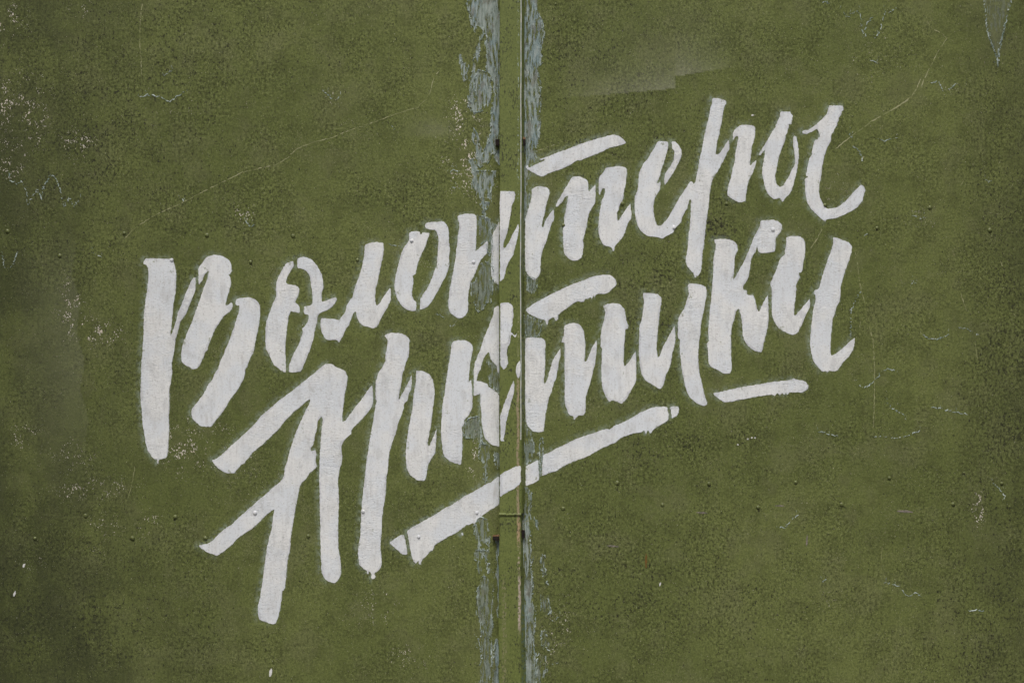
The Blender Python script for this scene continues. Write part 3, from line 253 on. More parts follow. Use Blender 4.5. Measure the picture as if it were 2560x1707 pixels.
def sheet_fields(gx, gy):
    F = {}
    peel = np.full(gx.shape, -40.0)
    for s in PEEL:
        pts = parse(s)
        k = near(gx, gy, pts, 40)
        if len(k) == 0: continue
        d, _, _ = seg_dist(gx[k], gy[k], pts)
        d = np.where(inside(gx[k], gy[k], pts), d, -d)
        peel[k] = np.maximum(peel[k], d)
    F['peel'] = peel
    thin = np.where(gy < 500, 1.0, np.clip(1.0 - (gy - 500) / 160.0, 0.45, 1.0))
    thin = np.where((gx > 1800) | (gx < 700), 0.13, thin)
    F['solid'] = np.where((gx > 1238) & (gx < 1328) & (gy > 1280), 1.0, thin)
    halo = np.zeros(gx.shape)
    for _, side, s in PAINT:
        if side == 'S': continue
        pts = parse(s)
        k = near(gx, gy, pts, 22)
        if len(k) == 0: continue
        d, vx, vy = seg_dist(gx[k], gy[k], pts)
        side_w = np.clip(0.25 - (0.95 * vx + 0.30 * vy) / (d + 1e-6), 0.0, 1.0)
        halo[k] = np.maximum(halo[k], np.clip(1 - d / 17.0, 0, 1) ** 1.6 * side_w)
    F['halo'] = halo
    F['fleck'] = np.maximum(1.25 * blobs(gx, gy, FLECKS), 0.13)
    F['mould_shade'] = np.maximum(blobs(gx, gy, MOULD), blobs(gx, gy, [(x, y + 5, 9, 12, .8) for x, y in RIV]))  # mould spots, plus painted rivet shadows and run stains just below each rivet
    F['grime_vignette'] = np.clip(np.exp(-(np.maximum(gx, 0) / 300.0) ** 2) * 0.9 + 0.55 * np.exp(-((2560 - np.minimum(gx, 2560)) / 150.0) ** 2)
                         + 0.55 * np.exp(-((gx - 150) / 420.0) ** 2 - ((gy - 1700) / 260.0) ** 2), 0, 1)  # dirt plus painted lens darkening towards both sides and the lower left
    # dusty film left by an old overpaint: hard lower edge with a step, soft upper side
    dust = np.zeros(gx.shape)
    edge = np.where(gx < 1690, 255.0 - (gx - 1300) * 0.085, 192.0 - (gx - 1690) * 0.17)
    up = edge - gy
    dust = np.maximum(dust, np.where((up > 0) & (gx > 1380) & (gx < 1840), np.exp(-up / 60.0) * np.clip((gx - 1380) / 260, 0, 1) * np.clip((1840 - gx) / 130, 0, 1), 0) * 0.55)
    q = np.clip((gx - 30) / 140, 0, 1) * (gx < 186 + (gy - 640) * 0.07 + 6 * np.sin(gy / 23.0)) * np.clip((gy - 560) / 180, 0, 1) * np.clip((1230 - gy) / 300, 0, 1)
    dust = np.maximum(dust, q * 0.17)
    dust = np.maximum(dust, 0.2 * np.exp(-((gx - 1085) / 60) ** 2 - ((gy - 325) / 25) ** 2) * np.clip((352 - gy) / 14, 0, 1))
    pts = parse('2462,-60 2462,0 2470,81 2489,136 2493,150 2497,119 2511,57 2525,0 2525,-60')
    k = near(gx, gy, pts, 10)
    if len(k):
        d, _, _ = seg_dist(gx[k], gy[k], pts)
        d = np.where(inside(gx[k], gy[k], pts), d, -d)
        dust[k] = np.maximum(dust[k], 0.15 * np.clip(d / 9 + 0.4, 0, 1))
    F['dust'] = dust
    return F


# ---------------------------------------------------------------- node helpers
class NB:
    def __init__(self, name):
        self.m = bpy.data.materials.new(name)
        self.m.use_nodes = True
        self.t = self.m.node_tree
        self.t.nodes.clear()
        self.out = self.t.nodes.new('ShaderNodeOutputMaterial')
        self.bsdf = self.t.nodes.new('ShaderNodeBsdfPrincipled')
        self.t.links.new(self.bsdf.outputs[0], self.out.inputs[0])
        self.tc = self.t.nodes.new('ShaderNodeTexCoord').outputs['Object']
        sep = self.t.nodes.new('ShaderNodeSeparateXYZ'); self.link(self.tc, sep.inputs[0])
        self.ax = sep.outputs
        cmb = self.t.nodes.new('ShaderNodeCombineXYZ')
        self.link(sep.outputs[0], cmb.inputs[0]); self.link(sep.outputs[2], cmb.inputs[1]); self.link(sep.outputs[1], cmb.inputs[2])
        self.uv = cmb.outputs[0]            # (along the sheet, up, out of the sheet)

    def link(self, a, b): self.t.links.new(a, b)

    def put(self, sock, v):
        if isinstance(v, bpy.types.NodeSocket): self.link(v, sock)
        elif isinstance(v, tuple): sock.default_value = (*v, 1.0) if len(v) == 3 and sock.type == 'RGBA' else v
        else: sock.default_value = v

    def math(self, op, a, b=0.0, c=0.0, clamp=False):
        n = self.t.nodes.new('ShaderNodeMath'); n.operation = op; n.use_clamp = clamp
        self.put(n.inputs[0], a); self.put(n.inputs[1], b)
        if op == 'MULTIPLY_ADD': self.put(n.inputs[2], c)
        return n.outputs[0]

    def coord(self, sx=1.0, sy=1.0, sz=1.0, off=(0, 0, 0)):
        n = self.t.nodes.new('ShaderNodeMapping')
        n.inputs['Scale'].default_value = (sx, sz, sy)
        n.inputs['Location'].default_value = off
        self.link(self.uv, n.inputs['Vector'])
        return n.outputs[0]

    def noise(self, scale, detail=4.0, rough=0.55, vec=None, dist=0.0):
        n = self.t.nodes.new('ShaderNodeTexNoise')
        n.noise_dimensions = '2D'
        n.inputs['Scale'].default_value = scale
        n.inputs['Detail'].default_value = detail
        n.inputs['Roughness'].default_value = rough
        n.inputs['Distortion'].default_value = dist
        self.link(vec if vec is not None else self.uv, n.inputs['Vector'])
        return n.outputs['Fac']

    def voronoi(self, scale, vec=None, feature='F1', rand=1.0):
        n = self.t.nodes.new('ShaderNodeTexVoronoi')
        n.feature = feature
        n.voronoi_dimensions = '2D'
        n.inputs['Scale'].default_value = scale
        n.inputs['Randomness'].default_value = rand
        self.link(vec if vec is not None else self.uv, n.inputs['Vector'])
        return n

    def step(self, v, lo, hi, to0=0.0, to1=1.0):
        n = self.t.nodes.new('ShaderNodeMapRange'); n.interpolation_type = 'SMOOTHSTEP'
        self.put(n.inputs['Value'], v)
        self.put(n.inputs['From Min'], lo); self.put(n.inputs['From Max'], hi)
        n.inputs['To Min'].default_value = to0; n.inputs['To Max'].default_value = to1
        return n.outputs[0]

    def mix(self, fac, a, b, mode='MIX'):
        n = self.t.nodes.new('ShaderNodeMix'); n.data_type = 'RGBA'; n.blend_type = mode
        self.put(n.inputs[0], fac); self.put(n.inputs[6], a); self.put(n.inputs[7], b)
        return n.outputs[2]

    def attr(self, name):
        n = self.t.nodes.new('ShaderNodeAttribute'); n.attribute_name = name
        return n.outputs['Fac']

    def axes(self):
        return self.ax

    def bump(self, height, strength, dist=0.001, prev=None):
        n = self.t.nodes.new('ShaderNodeBump')
        n.inputs['Strength'].default_value = strength
        n.inputs['Distance'].default_value = dist
        self.link(height, n.inputs['Height'])
        if prev is not None: self.link(prev, n.inputs['Normal'])
        return n.outputs[0]

    def done(self, col, rough=0.6, normal=None, metal=0.0, spec=0.4):
        self.put(self.bsdf.inputs['Base Color'], col)
        self.put(self.bsdf.inputs['Roughness'], rough)
        self.bsdf.inputs['Metallic'].default_value = metal
        self.bsdf.inputs['Specular IOR Level'].default_value = spec
        if normal is not None: self.link(normal, self.bsdf.inputs['Normal'])
        return self.m


GREEN_A = (0.126, 0.154, 0.045)
GREEN_B = (0.158, 0.188, 0.058)


def green_base(b, mould_shade):
    """weathered olive paint: tone drift, runs, mould spots, tiny chips; returns colour and a relief value"""
    big = b.noise(2.2, 3, 0.6)
    col = b.mix(b.step(big, 0.34, 0.66), GREEN_A, GREEN_B)
    mid = b.noise(17, 5, 0.74)
    col = b.mix(b.step(mid, 0.45, 0.64, 0.0, 0.42), col, (0.066, 0.078, 0.024))
    run = b.noise(1.0, 3, 0.6, b.coord(60, 1, 5))
    col = b.mix(b.step(run, 0.48, 0.70, 0.0, 0.26), col, (0.152, 0.178, 0.066))
    fine = b.noise(210, 3, 0.75)
    col = b.mix(b.step(fine, 0.42, 0.68, 0.0, 0.55), col, (0.060, 0.070, 0.022))
    film = b.noise(8, 3, 0.68)
    col = b.mix(b.step(film, 0.48, 0.68, 0.0, 0.34), col, (0.158, 0.168, 0.078))
    # dense fine grit over everything
    grit = b.noise(150, 4, 0.85, b.coord(1, 1, 0.9, (4, 7, 0)))
    gg = b.math('ADD', b.step(b.noise(7, 3, 0.65, b.coord(1, 1, 1, (8, 3, 0))), 0.36, 0.64, 0.22, 0.80), b.math('MULTIPLY', mould_shade, 0.50))
    gd = b.math('MULTIPLY', b.step(grit, 0.50, 0.64), gg, clamp=True)
    col = b.mix(gd, col, (0.050, 0.058, 0.020))
    col = b.mix(b.math('MULTIPLY', b.step(grit, 0.42, 0.32), gg, clamp=True), col, (0.225, 0.255, 0.100))
    # mould spots, clustered
    clus = b.math('MULTIPLY', mould_shade, b.step(b.noise(11, 2, 0.65, b.coord(1, 1, 1, (6, 6, 0))), 0.36, 0.60, 0.30, 1.5))
    spot = b.noise(80, 4, 0.70, b.coord(1, 1, 0.8))
    lo = b.math('MULTIPLY_ADD', clus, -0.15, 0.685)
    sm = b.step(spot, lo, b.math('ADD', lo, 0.13))
    col = b.mix(b.math('MULTIPLY', sm, 0.85), col, (0.040, 0.043, 0.021))
    dot = b.noise(150, 2, 0.6, b.coord(1, 1, 0.7, (3, 0, 1)))
    lo2 = b.math('MULTIPLY_ADD', clus, -0.12, 0.725)
    col = b.mix(b.math('MULTIPLY', b.step(dot, lo2, b.math('ADD', lo2, 0.05)), 0.90), col, (0.024, 0.024, 0.014))
    # tiny yellowish chips, in drifts
    chip = b.noise(270, 3, 0.72, b.coord(1, 1, 0.8, (7, 2, 5)))
    gate = b.noise(9, 3, 0.7, b.coord(1, 1, 1, (1, 4, 9)))
    cl = b.math('MULTIPLY_ADD', gate, -0.75, 1.04)
    cm = b.step(chip, cl, b.math('ADD', cl, 0.09))
    col = b.mix(b.math('MULTIPLY', cm, 0.55), col, (0.215, 0.235, 0.105))
    rel = b.math('SUBTRACT', b.math('MULTIPLY_ADD', fine, 0.65, b.math('MULTIPLY', mid, 1.3)), b.math('MULTIPLY', sm, 0.3))
    rel = b.math('ADD', rel, b.math('MULTIPLY', cm, 0.35))
    rel = b.math('SUBTRACT', rel, b.math('MULTIPLY', gd, 0.35))
    return col, rel


def make_sheet_material():
    b = NB('weathered_green_paint')
    mould_shade = b.attr('mould_shade'); fleck = b.attr('fleck'); peel = b.attr('peel'); halo = b.attr('halo'); dust = b.attr('dust')
    col, rel = green_base(b, mould_shade)
    gr = b.math('MULTIPLY', b.attr('grime_vignette'), b.step(b.noise(7, 6, 0.72, b.coord(1.2, 1, 0.7, (2, 9, 0))), 0.34, 0.62, 0.35, 1.0))
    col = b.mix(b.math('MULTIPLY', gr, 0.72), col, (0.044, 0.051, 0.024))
    grain = b.noise(120, 4, 0.7)
    col = b.mix(b.math('MULTIPLY', dust, b.step(grain, 0.25, 0.7, 0.65, 1.0)), col, (0.300, 0.310, 0.225))
    # overspray beside the lettering
    hz = b.math('MULTIPLY', halo, b.step(b.noise(70, 5, 0.75), 0.40, 0.60, 0.05, 0.9))
    col = b.mix(b.math('MULTIPLY', hz, 0.85), col, (0.300, 0.370, 0.310))
    # bared pale flecks
    nz = b.t.nodes.new('ShaderNodeTexNoise'); nz.noise_dimensions = '2D'
    nz.inputs['Scale'].default_value = 160; nz.inputs['Detail'].default_value = 2
    b.link(b.uv, nz.inputs['Vector'])
    wv = b.t.nodes.new('ShaderNodeVectorMath'); wv.operation = 'MULTIPLY_ADD'
    b.link(nz.outputs['Color'], wv.inputs[0]); wv.inputs[1].default_value = (0.007, 0.007, 0.0)
    b.link(b.coord(1, 1, 0.62), wv.inputs[2])
    v = b.voronoi(300, wv.outputs[0])
    wob = b.noise(420, 2, 0.6)
    size = b.math('MULTIPLY_ADD', fleck, 0.33, -0.02)
    g2 = b.step(b.noise(32, 3, 0.6, b.coord(1, 1, 1, (5, 5, 5))), 0.40, 0.62)
    size = b.math('MULTIPLY', size, g2)
    sepc = b.t.nodes.new('ShaderNodeSeparateColor'); b.link(v.outputs['Color'], sepc.inputs[0])
    size = b.math('MULTIPLY', size, b.step(sepc.outputs[0], 0.25, 1.0, 0.0, 1.7))
    dd = b.math('ADD', v.outputs['Distance'], b.math('MULTIPLY', b.math('SUBTRACT', wob, 0.5), 0.35))
    fm = b.step(b.math('SUBTRACT', size, dd), -0.03, 0.03)
    col = b.mix(fm, col, b.mix(b.noise(60, 2), (0.56, 0.48, 0.38), (0.88, 0.86, 0.80)))
    # peeled zones: wobbly edge, streaky undercoat, pale lip
    wig = b.math('MULTIPLY_ADD', b.noise(75, 5, 0.7, b.coord(1.6, 1, 0.55)), 26.0, -13.0)
    wig = b.math('ADD', wig, b.math('MULTIPLY_ADD', b.noise(260, 3, 0.6), 8.0, -4.0))
    pv = b.math('ADD', peel, wig)
    strk = b.noise(1.0, 4, 0.72, b.coord(170, 1, 26))
    patchy = b.noise(20, 4, 0.6, b.coord(1.6, 1, 0.55, (2, 3, 4)))
    cover = b.math('ADD', b.math('MULTIPLY', strk, 1.2), b.math('MULTIPLY', patchy, 0.6))
    cover = b.math('ADD', cover, b.math('MULTIPLY', peel, 0.004))
    solid = b.attr('solid')
    fused = b.math('MINIMUM', pv, b.math('ADD', b.math('MULTIPLY_ADD', cover, 110.0, -112.0), b.math('MULTIPLY', solid, 17.0)))
    worn = b.math('MULTIPLY', b.step(pv, -2.0, 3.0), b.math('MULTIPLY', b.step(solid, 0.0, 0.5, 0.4, 1.0), b.step(strk, 0.42, 0.64, 0.05, 0.60)))
    col = b.mix(worn, col, (0.150, 0.172, 0.125))
    pm = b.math('MULTIPLY', b.step(fused, -0.8, 1.2), b.math('MULTIPLY', solid, b.step(strk, 0.30, 0.50, 0.62, 1.0)))
    blue = b.mix(b.step(b.noise(13, 4, 0.6, b.coord(1, 1, 0.4)), 0.40, 0.62), (0.245, 0.300, 0.265), (0.195, 0.275, 0.285))
    blue = b.mix(b.step(strk, 0.46, 0.66, 0.0, 0.55), blue, (0.390, 0.435, 0.405))
    blue = b.mix(b.step(b.noise(60, 4, 0.6, b.coord(1, 1, 0.4, (9, 1, 1))), 0.52, 0.64, 0.0, 0.6), blue, (0.150, 0.138, 0.100))
    col = b.mix(pm, col, blue)
    lip = b.math('MULTIPLY', b.step(fused, -1.6, 0.4), b.step(fused, 4.6, 1.0))
    lip = b.math('MULTIPLY', lip, b.step(b.noise(26, 5, 0.7, b.coord(1, 1, 1, (4, 8, 2))), 0.32, 0.48))
    lip = b.math('MULTIPLY', lip, b.step(solid, 0.05, 0.5, 0.35, 1.0))
    col = b.mix(b.math('MULTIPLY', lip, 0.85), col, (0.500, 0.600, 0.570))
    rough = b.step(b.noise(12, 4, 0.6), 0.35, 0.65, 0.50, 0.68)
    hgt = b.math('SUBTRACT', rel, b.math('MULTIPLY', pm, 1.1))
    hgt = b.math('ADD', hgt, b.math('MULTIPLY', lip, 1.0))
    hgt = b.math('ADD', hgt, b.math('MULTIPLY', fm, -0.6))
    nrm = b.bump(hgt, 0.8, 0.0016)
    return b.done(col, rough, nrm, spec=0.16)


def make_plain_green(name, wear=0.25):
    b = NB(name)
    col, rel = green_base(b, wear)
    return b.done(col, 0.32, b.bump(rel, 0.4, 0.001), spec=0.6)


def make_strip_material(name, lower):
    b = NB(name)
    col, rel = green_base(b, 0.45)
    col = b.mix(0.48, col, (0.146, 0.186, 0.038))
    sd = b.noise(150, 4, 0.7, b.coord(1.3, 1, 0.8, (8, 8, 0)))
    sg = b.step(b.noise(24, 3, 0.65, b.coord(1, 1, 0.6, (2, 5, 0))), 0.40, 0.62)
    sl = b.math('MULTIPLY_ADD', sg, -0.10, 0.625)
    col = b.mix(b.math('MULTIPLY', b.step(sd, sl, b.math('ADD', sl, 0.09)), 0.9), col, (0.026, 0.028, 0.014))
    x, _, z = b.axes()
    wob = b.math('MULTIPLY_ADD', b.noise(26, 4, 0.6), 0.008, -0.004)
    xw = b.math('ADD', x, wob)
    sp = b.noise(210, 4, 0.7, b.coord(1, 1, 0.6))

    def band(x0, x1, z0, z1, thr, colour, col):
        m = b.math('MULTIPLY', b.step(xw, PX(x0) - .0012, PX(x0) + .0012), b.step(xw, PX(x1) + .0012, PX(x1) - .0012))
        m = b.math('MULTIPLY', m, b.math('MULTIPLY', b.step(z, PZ(z1) - .02, PZ(z1) + .02), b.step(z, PZ(z0) + .02, PZ(z0) - .02)))
        m = b.math('MULTIPLY', m, b.step(sp, thr, thr + 0.08))
        return b.mix(m, col, colour)
    if lower:
        col = band(1293, 1301, 1290, 1355, 0.40, (0.36, 0.27, 0.16), col)
        col = band(1294, 1300, 1350, 1500, 0.52, (0.42, 0.36, 0.27), col)
        col = band(1295, 1302, 1440, 1570, 0.40, (0.42, 0.36, 0.30), col)
        col = band(1256, 1266, 1440, 1800, 0.50, (0.215, 0.210, 0.110), col)
        col = band(1303, 1320, 1480, 1800, 0.50, (0.105, 0.160, 0.125), col)
    else:
        col = band(1292, 1298, 945, 1290, 0.40, (0.30, 0.25, 0.155), col)
        col = band(1294, 1297, 0, 500, 0.56, (0.34, 0.42, 0.40), col)
        col = band(1294, 1297, 780, 960, 0.50, (0.30, 0.30, 0.17), col)
    return b.done(col, 0.5, b.bump(rel, 0.4, 0.001), spec=0.4)


def make_white_paint():
    b = NB('thick_white_brush_paint')
    warm = b.noise(11, 4, 0.6)
    col = b.mix(b.step(warm, 0.35, 0.65), (0.690, 0.735, 0.772), (0.748, 0.770, 0.768))
    thin = b.noise(28, 5, 0.65, b.coord(1.3, 1, 0.6))
    col = b.mix(b.step(thin, 0.50, 0.72, 0.0, 0.55), col, (0.540, 0.560, 0.565))
    edge = b.attr('edge')
    ev = b.math('ADD', edge, b.math('MULTIPLY_ADD', b.noise(24, 4, 0.65), 26.0, -13.6))
    col = b.mix(b.step(ev, 0.6, -0.6, 0.0, 0.5), col, (0.500, 0.520, 0.560))
    run = b.noise(1.0, 4, 0.65, b.coord(60, 1, 9))
    col = b.mix(b.step(run, 0.58, 0.78, 0.0, 0.5), col, (0.500, 0.510, 0.500))
    bris = b.noise(1.0, 3, 0.7, b.coord(95, 1, 7, (3, 3, 0)))
    col = b.mix(b.step(bris, 0.46, 0.72, 0.0, 0.24), col, (0.540, 0.555, 0.560))
    bare = b.noise(34, 4, 0.75, b.coord(1.2, 1, 0.8, (5, 1, 0)))
    col = b.mix(b.step(b.math('ADD', bare, b.math('MULTIPLY', edge, -0.0035)), 0.655, 0.70, 0.0, 0.75), col, (0.300, 0.330, 0.255))
    dirt = b.noise(150, 4, 0.78)
    col = b.mix(b.step(dirt, 0.54, 0.70, 0.0, 0.50), col, (0.400, 0.410, 0.405))
    pit = b.noise(290, 2, 0.5)
    pm = b.step(pit, 0.70, 0.745)
    col = b.mix(b.math('MULTIPLY', pm, 0.6), col, (0.20, 0.20, 0.18))
    # wrinkled skin: short wavy horizontal ridges
    wr = b.noise(1.0, 4, 0.68, b.coord(58, 1, 118), 1.8)
    amt = b.step(b.noise(5, 3, 0.6), 0.36, 0.62, 0.25, 1.0)
    h = b.math('MULTIPLY', wr, amt)
    h = b.math('SUBTRACT', h, b.math('MULTIPLY', pm, 0.2))
    h = b.math('ADD', h, b.math('MULTIPLY', b.noise(320, 2, 0.5), 0.10))
    h = b.math('ADD', h, b.math('MULTIPLY', warm, 0.6))
    h = b.math('ADD', h, b.math('MULTIPLY', bris, 0.10))
    return b.done(col, 0.55, b.bump(h, 0.75, 0.0022), spec=0.25)


def make_simple(name, c0, c1, scale, rough=0.7, bump=0.5, metal=0.0):
    b = NB(name)
    n = b.noise(scale, 5, 0.65)
    col = b.mix(b.step(n, 0.35, 0.65), c0, c1)
    return b.done(col, rough, b.bump(n, bump, 0.002), metal=metal)


M_SHEET = make_sheet_material()
M_GREEN = make_plain_green('painted_rivet_green')
M_STRIP_U = make_strip_material('strip_paint', False)
M_STRIP_L = make_strip_material('strip_paint_chipped', True)
M_WHITE = make_white_paint()
M_EDGE = make_simple('rubbed_strip_edge', (0.40, 0.46, 0.44), (0.60, 0.60, 0.57), 60, 0.5)
M_SCR = make_simple('scratch_pale', (0.19, 0.21, 0.08), (0.35, 0.35, 0.20), 25, 0.6)
M_LIP = make_simple('pale_blue_undercoat', (0.20, 0.27, 0.24), (0.52, 0.60, 0.58), 55, 0.6)
M_RUST = make_simple('dark_rusty_steel', (0.005, 0.004, 0.004), (0.014, 0.007, 0.005), 120, 0.9, 1.0)
M_RUSTL = make_simple('orange_rust', (0.12, 0.055, 0.02), (0.24, 0.15, 0.085), 150, 0.9, 1.0)
M_STAIN = make_simple('brown_rust_run', (0.16, 0.075, 0.012), (0.11, 0.085, 0.02), 90, 0.8)
M_SCUFF = make_simple('pinkish_primer_scuff', (0.24, 0.21, 0.18), (0.10, 0.10, 0.07), 160, 0.8)
M_DROP = make_simple('white_splash', (0.62, 0.64, 0.62), (0.74, 0.74, 0.72), 120, 0.5)
M_GROUND = make_simple('packed_grey_gravel', (0.10, 0.097, 0.09), (0.20, 0.19, 0.175), 60, 0.95, 1.0)
M_BLOCKER = make_simple('blocker_concrete', (0.20, 0.195, 0.18), (0.29, 0.28, 0.26), 14, 0.9, 0.8)
M_STEEL = make_simple('painted_frame_steel', (0.09, 0.105, 0.04), (0.12, 0.135, 0.05), 20, 0.6)


# ---------------------------------------------------------------- object helpers
def mesh_obj(name, verts, faces, mat, parent=None, smooth=False, attrs=None):
    me = bpy.data.meshes.new(name)
    me.from_pydata(verts, [], faces)
    me.materials.append(mat)
    if smooth: me.polygons.foreach_set('use_smooth', [smooth != 'tops' or len(p.vertices) == 3 for p in me.polygons])
    for k, v in (attrs or {}).items():
        a = me.attributes.new(k, 'FLOAT', 'POINT'); a.data.foreach_set('value', np.asarray(v, dtype=np.float32))
    me.update()
    o = bpy.data.objects.new(name, me)
    COL.objects.link(o)
    if parent is not None:
        o.parent = parent
        o.location = -parent.location          # vertices are given in world coordinates
    return o


def thing(name, label, cat, loc, group=None):
    o = bpy.data.objects.new(name, None)
    o.empty_display_size = 0.1
    o.location = loc
    o['label'] = label; o['category'] = cat
    if group: o['group'] = group
    COL.objects.link(o)
    return o


def relax(pts, step=3.2, jit=0.75):
    """round the traced corners slightly, resample, and roughen like a brushed edge"""
    n = len(pts)
    out = []
    for i in range(n):
        p0 = pts[i - 1]; p1 = pts[i]; p2 = pts[(i + 1) % n]
        a = min(0.28, 4.0 / (math.dist(p0, p1) + 1e-6)); c = min(0.28, 4.0 / (math.dist(p1, p2) + 1e-6))
        q0 = (p1[0] + (p0[0] - p1[0]) * a, p1[1] + (p0[1] - p1[1]) * a)
        q2 = (p1[0] + (p2[0] - p1[0]) * c, p1[1] + (p2[1] - p1[1]) * c)
        out += [q0, ((q0[0] + q2[0] + 2 * p1[0]) / 4, (q0[1] + q2[1] + 2 * p1[1]) / 4), q2]
    res = []
    m = len(out)
    for i in range(m):
        a = out[i]; c = out[(i + 1) % m]
        L = math.dist(a, c)
        k = max(1, int(L / step))
        for j in range(k):
            t = j / k
            res.append((a[0] + (c[0] - a[0]) * t + rng.uniform(-jit, jit), a[1] + (c[1] - a[1]) * t + rng.uniform(-jit, jit)))
    return res


def stroke_geometry(polys, height, thick=0.7, inset=0.45, grid=14.0):
    """a raised skin of brush paint for one or more outlines; height(px,py) = mm of the surface below"""
    V, Fc, E = [], [], []
    for pts in polys:
        pts = relax(pts)
        area = sum(pts[i - 1][0] * pts[i][1] - pts[i][0] * pts[i - 1][1] for i in range(len(pts)))
        if area < 0: pts.reverse()
        n = len(pts)
        ins = []
        for i in range(n):
            p0 = pts[i - 2]; p2 = pts[(i + 2) % n]
            tx, ty = p2[0] - p0[0], p2[1] - p0[1]
            L = math.hypot(tx, ty) + 1e-6
            ins.append((pts[i][0] - ty / L * inset, pts[i][1] + tx / L * inset))
        xs = [p[0] for p in ins]; ys = [p[1] for p in ins]
        gx, gy = np.meshgrid(np.arange(min(xs), max(xs), grid), np.arange(min(ys), max(ys), grid))
        gx = gx.ravel() + nrg.uniform(-3, 3, gx.size); gy = gy.ravel() + nrg.uniform(-3, 3, gy.size)
        d, _, _ = seg_dist(gx, gy, ins)
        ok = inside(gx, gy, ins) & (d > 4.0)
        inner = list(zip(gx[ok], gy[ok])); dist = d[ok]
        v2 = [Vector(p) for p in ins] + [Vector((float(a), float(c))) for a, c in inner]
        vo, eo, fo, ov, _, _ = delaunay_2d_cdt(v2, [(i, (i + 1) % n) for i in range(n)], [list(range(n))], 1, 1e-5)
        base = len(V)
        rim = {}
        for i, p in enumerate(vo):
            src = [q for q in ov[i]]
            s = src[0] if src else -1
            if s >= n: e = float(dist[s - n])
            else: e = 0.0
            hh = float(height(p.x, p.y)) + thick + (0.25 * math.sin(p.x / 9 + p.y / 23) if e > 0 else 0)
            V.append((PX(p.x), -hh / 1000, PZ(p.y))); E.append(e)
            for q in src:
                if q < n: rim[q] = base + i
        for f in fo:
            a = [vo[i] for i in f]
            cr = (a[1].x - a[0].x) * (a[2].y - a[0].y) - (a[1].y - a[0].y) * (a[2].x - a[0].x)
            f = list(f)
            Fc.append([base + i for i in (f if cr < 0 else f[::-1])])
        dup = {}
        for q, vi in rim.items():               # the rim has vertices of its own, so the top stays flat to its edge
            dup[q] = len(V); V.append(V[vi]); E.append(0.0)
        rim = dup
        ob = len(V)
        for p in pts:
            V.append((PX(p[0]), -(float(height(*p)) - 0.3) / 1000, PZ(p[1]))); E.append(0.0)
        for i in range(n):
            j = (i + 1) % n
            if i in rim and j in rim and rim[i] != rim[j]:
                Fc.append([ob + j, ob + i, rim[i], rim[j]])
    return V, Fc, E


def ribbon(V, Fc, pts, w0, w1, jit, lift, gap=0.0, step=4.0):
    q = []
    for i in range(len(pts) - 1):
        a, c = pts[i], pts[i + 1]
        k = max(1, int(math.dist(a, c) / step))
        for j in range(k):
            t = j / k
            q.append((a[0] + (c[0] - a[0]) * t + rng.uniform(-jit, jit), a[1] + (c[1] - a[1]) * t + rng.uniform(-jit, jit)))
    q.append(pts[-1])
    prev = None
    for i, p in enumerate(q):
        a = q[max(0, i - 1)]; c = q[min(len(q) - 1, i + 1)]
        tx, ty = c[0] - a[0], c[1] - a[1]
        L = math.hypot(tx, ty) + 1e-6
        w = rng.uniform(w0, w1) * 0.5 * min(1.0, 0.35 + min(i, len(q) - 1 - i) * 0.3)
        nx, ny = -ty / L * w, tx / L * w
        b0 = len(V)
        for sx, zz in ((1, 0.0), (0, lift), (-1, 0.0)):
            X, Y = p[0] + nx * sx, p[1] + ny * sx
            V.append((PX(X), -(float(sheet_h(X, Y)) + 0.15 + zz) / 1000, PZ(Y)))
        if prev is not None and rng.random() > gap:
            Fc.append([prev, b0, b0 + 1, prev + 1]); Fc.append([prev + 1, b0 + 1, b0 + 2, prev + 2])
        prev = b0


# ---------------------------------------------------------------- ground
gp = []
for i in range(41):
    for j in range(41):
        x = (i - 20) * 1.5; y = (j - 20) * 1.5
        gp.append((x, y, 0.01 * math.sin(x * 1.7 + y) * math.cos(y * 1.3) - 0.01))
ground = mesh_obj('ground', gp, [[i * 41 + j, (i + 1) * 41 + j, (i + 1) * 41 + j + 1, i * 41 + j + 1] for i in range(40) for j in range(40)], M_GROUND, smooth=True)
ground['kind'] = 'structure'


# ---------------------------------------------------------------- unseen blocks added beside the gate to shade its outer edges
def blocker(x0, x1, depth, label):
    bm = bmesh.new()
    for a, c, d0, d1, z0, z1 in ((x0, x1, -depth, 0.15, -0.05, 2.62), (x0 - .05, x1 + .05, -depth - .05, 0.2, 2.622, 2.74)):
        r = bmesh.ops.create_cube(bm, size=1.0)
        for v in r['verts']:
            v.co = Vector(((a + c) / 2 + v.co.x * (c - a), (d0 + d1) / 2 + v.co.y * (d1 - d0), (z0 + z1) / 2 + v.co.z * (z1 - z0)))
    bmesh.ops.bevel(bm, geom=bm.edges[:], offset=0.012, segments=2, affect='EDGES')
    me = bpy.data.meshes.new('light_blocker'); bm.to_mesh(me); bm.free()
    me.materials.append(M_BLOCKER)
    o = bpy.data.objects.new('light_blocker', me); COL.objects.link(o)
    o['label'] = label; o['category'] = 'blocker'


blocker(-2.20, -1.68, 1.30, 'deep added block, out of view, shading the side where the painted words begin')
blocker(1.70, 2.15, 0.80, 'shallower added block, out of view, shading the side where the painted words end')


# ---------------------------------------------------------------- gate leaves
def axis(lo, hi, dlo, dhi, step):
    a = [lo] if lo < dlo else []
    a += list(np.arange(dlo, dhi + 0.1, step))
    if hi > a[-1] + 1: a.append(hi)
    return np.array(a)


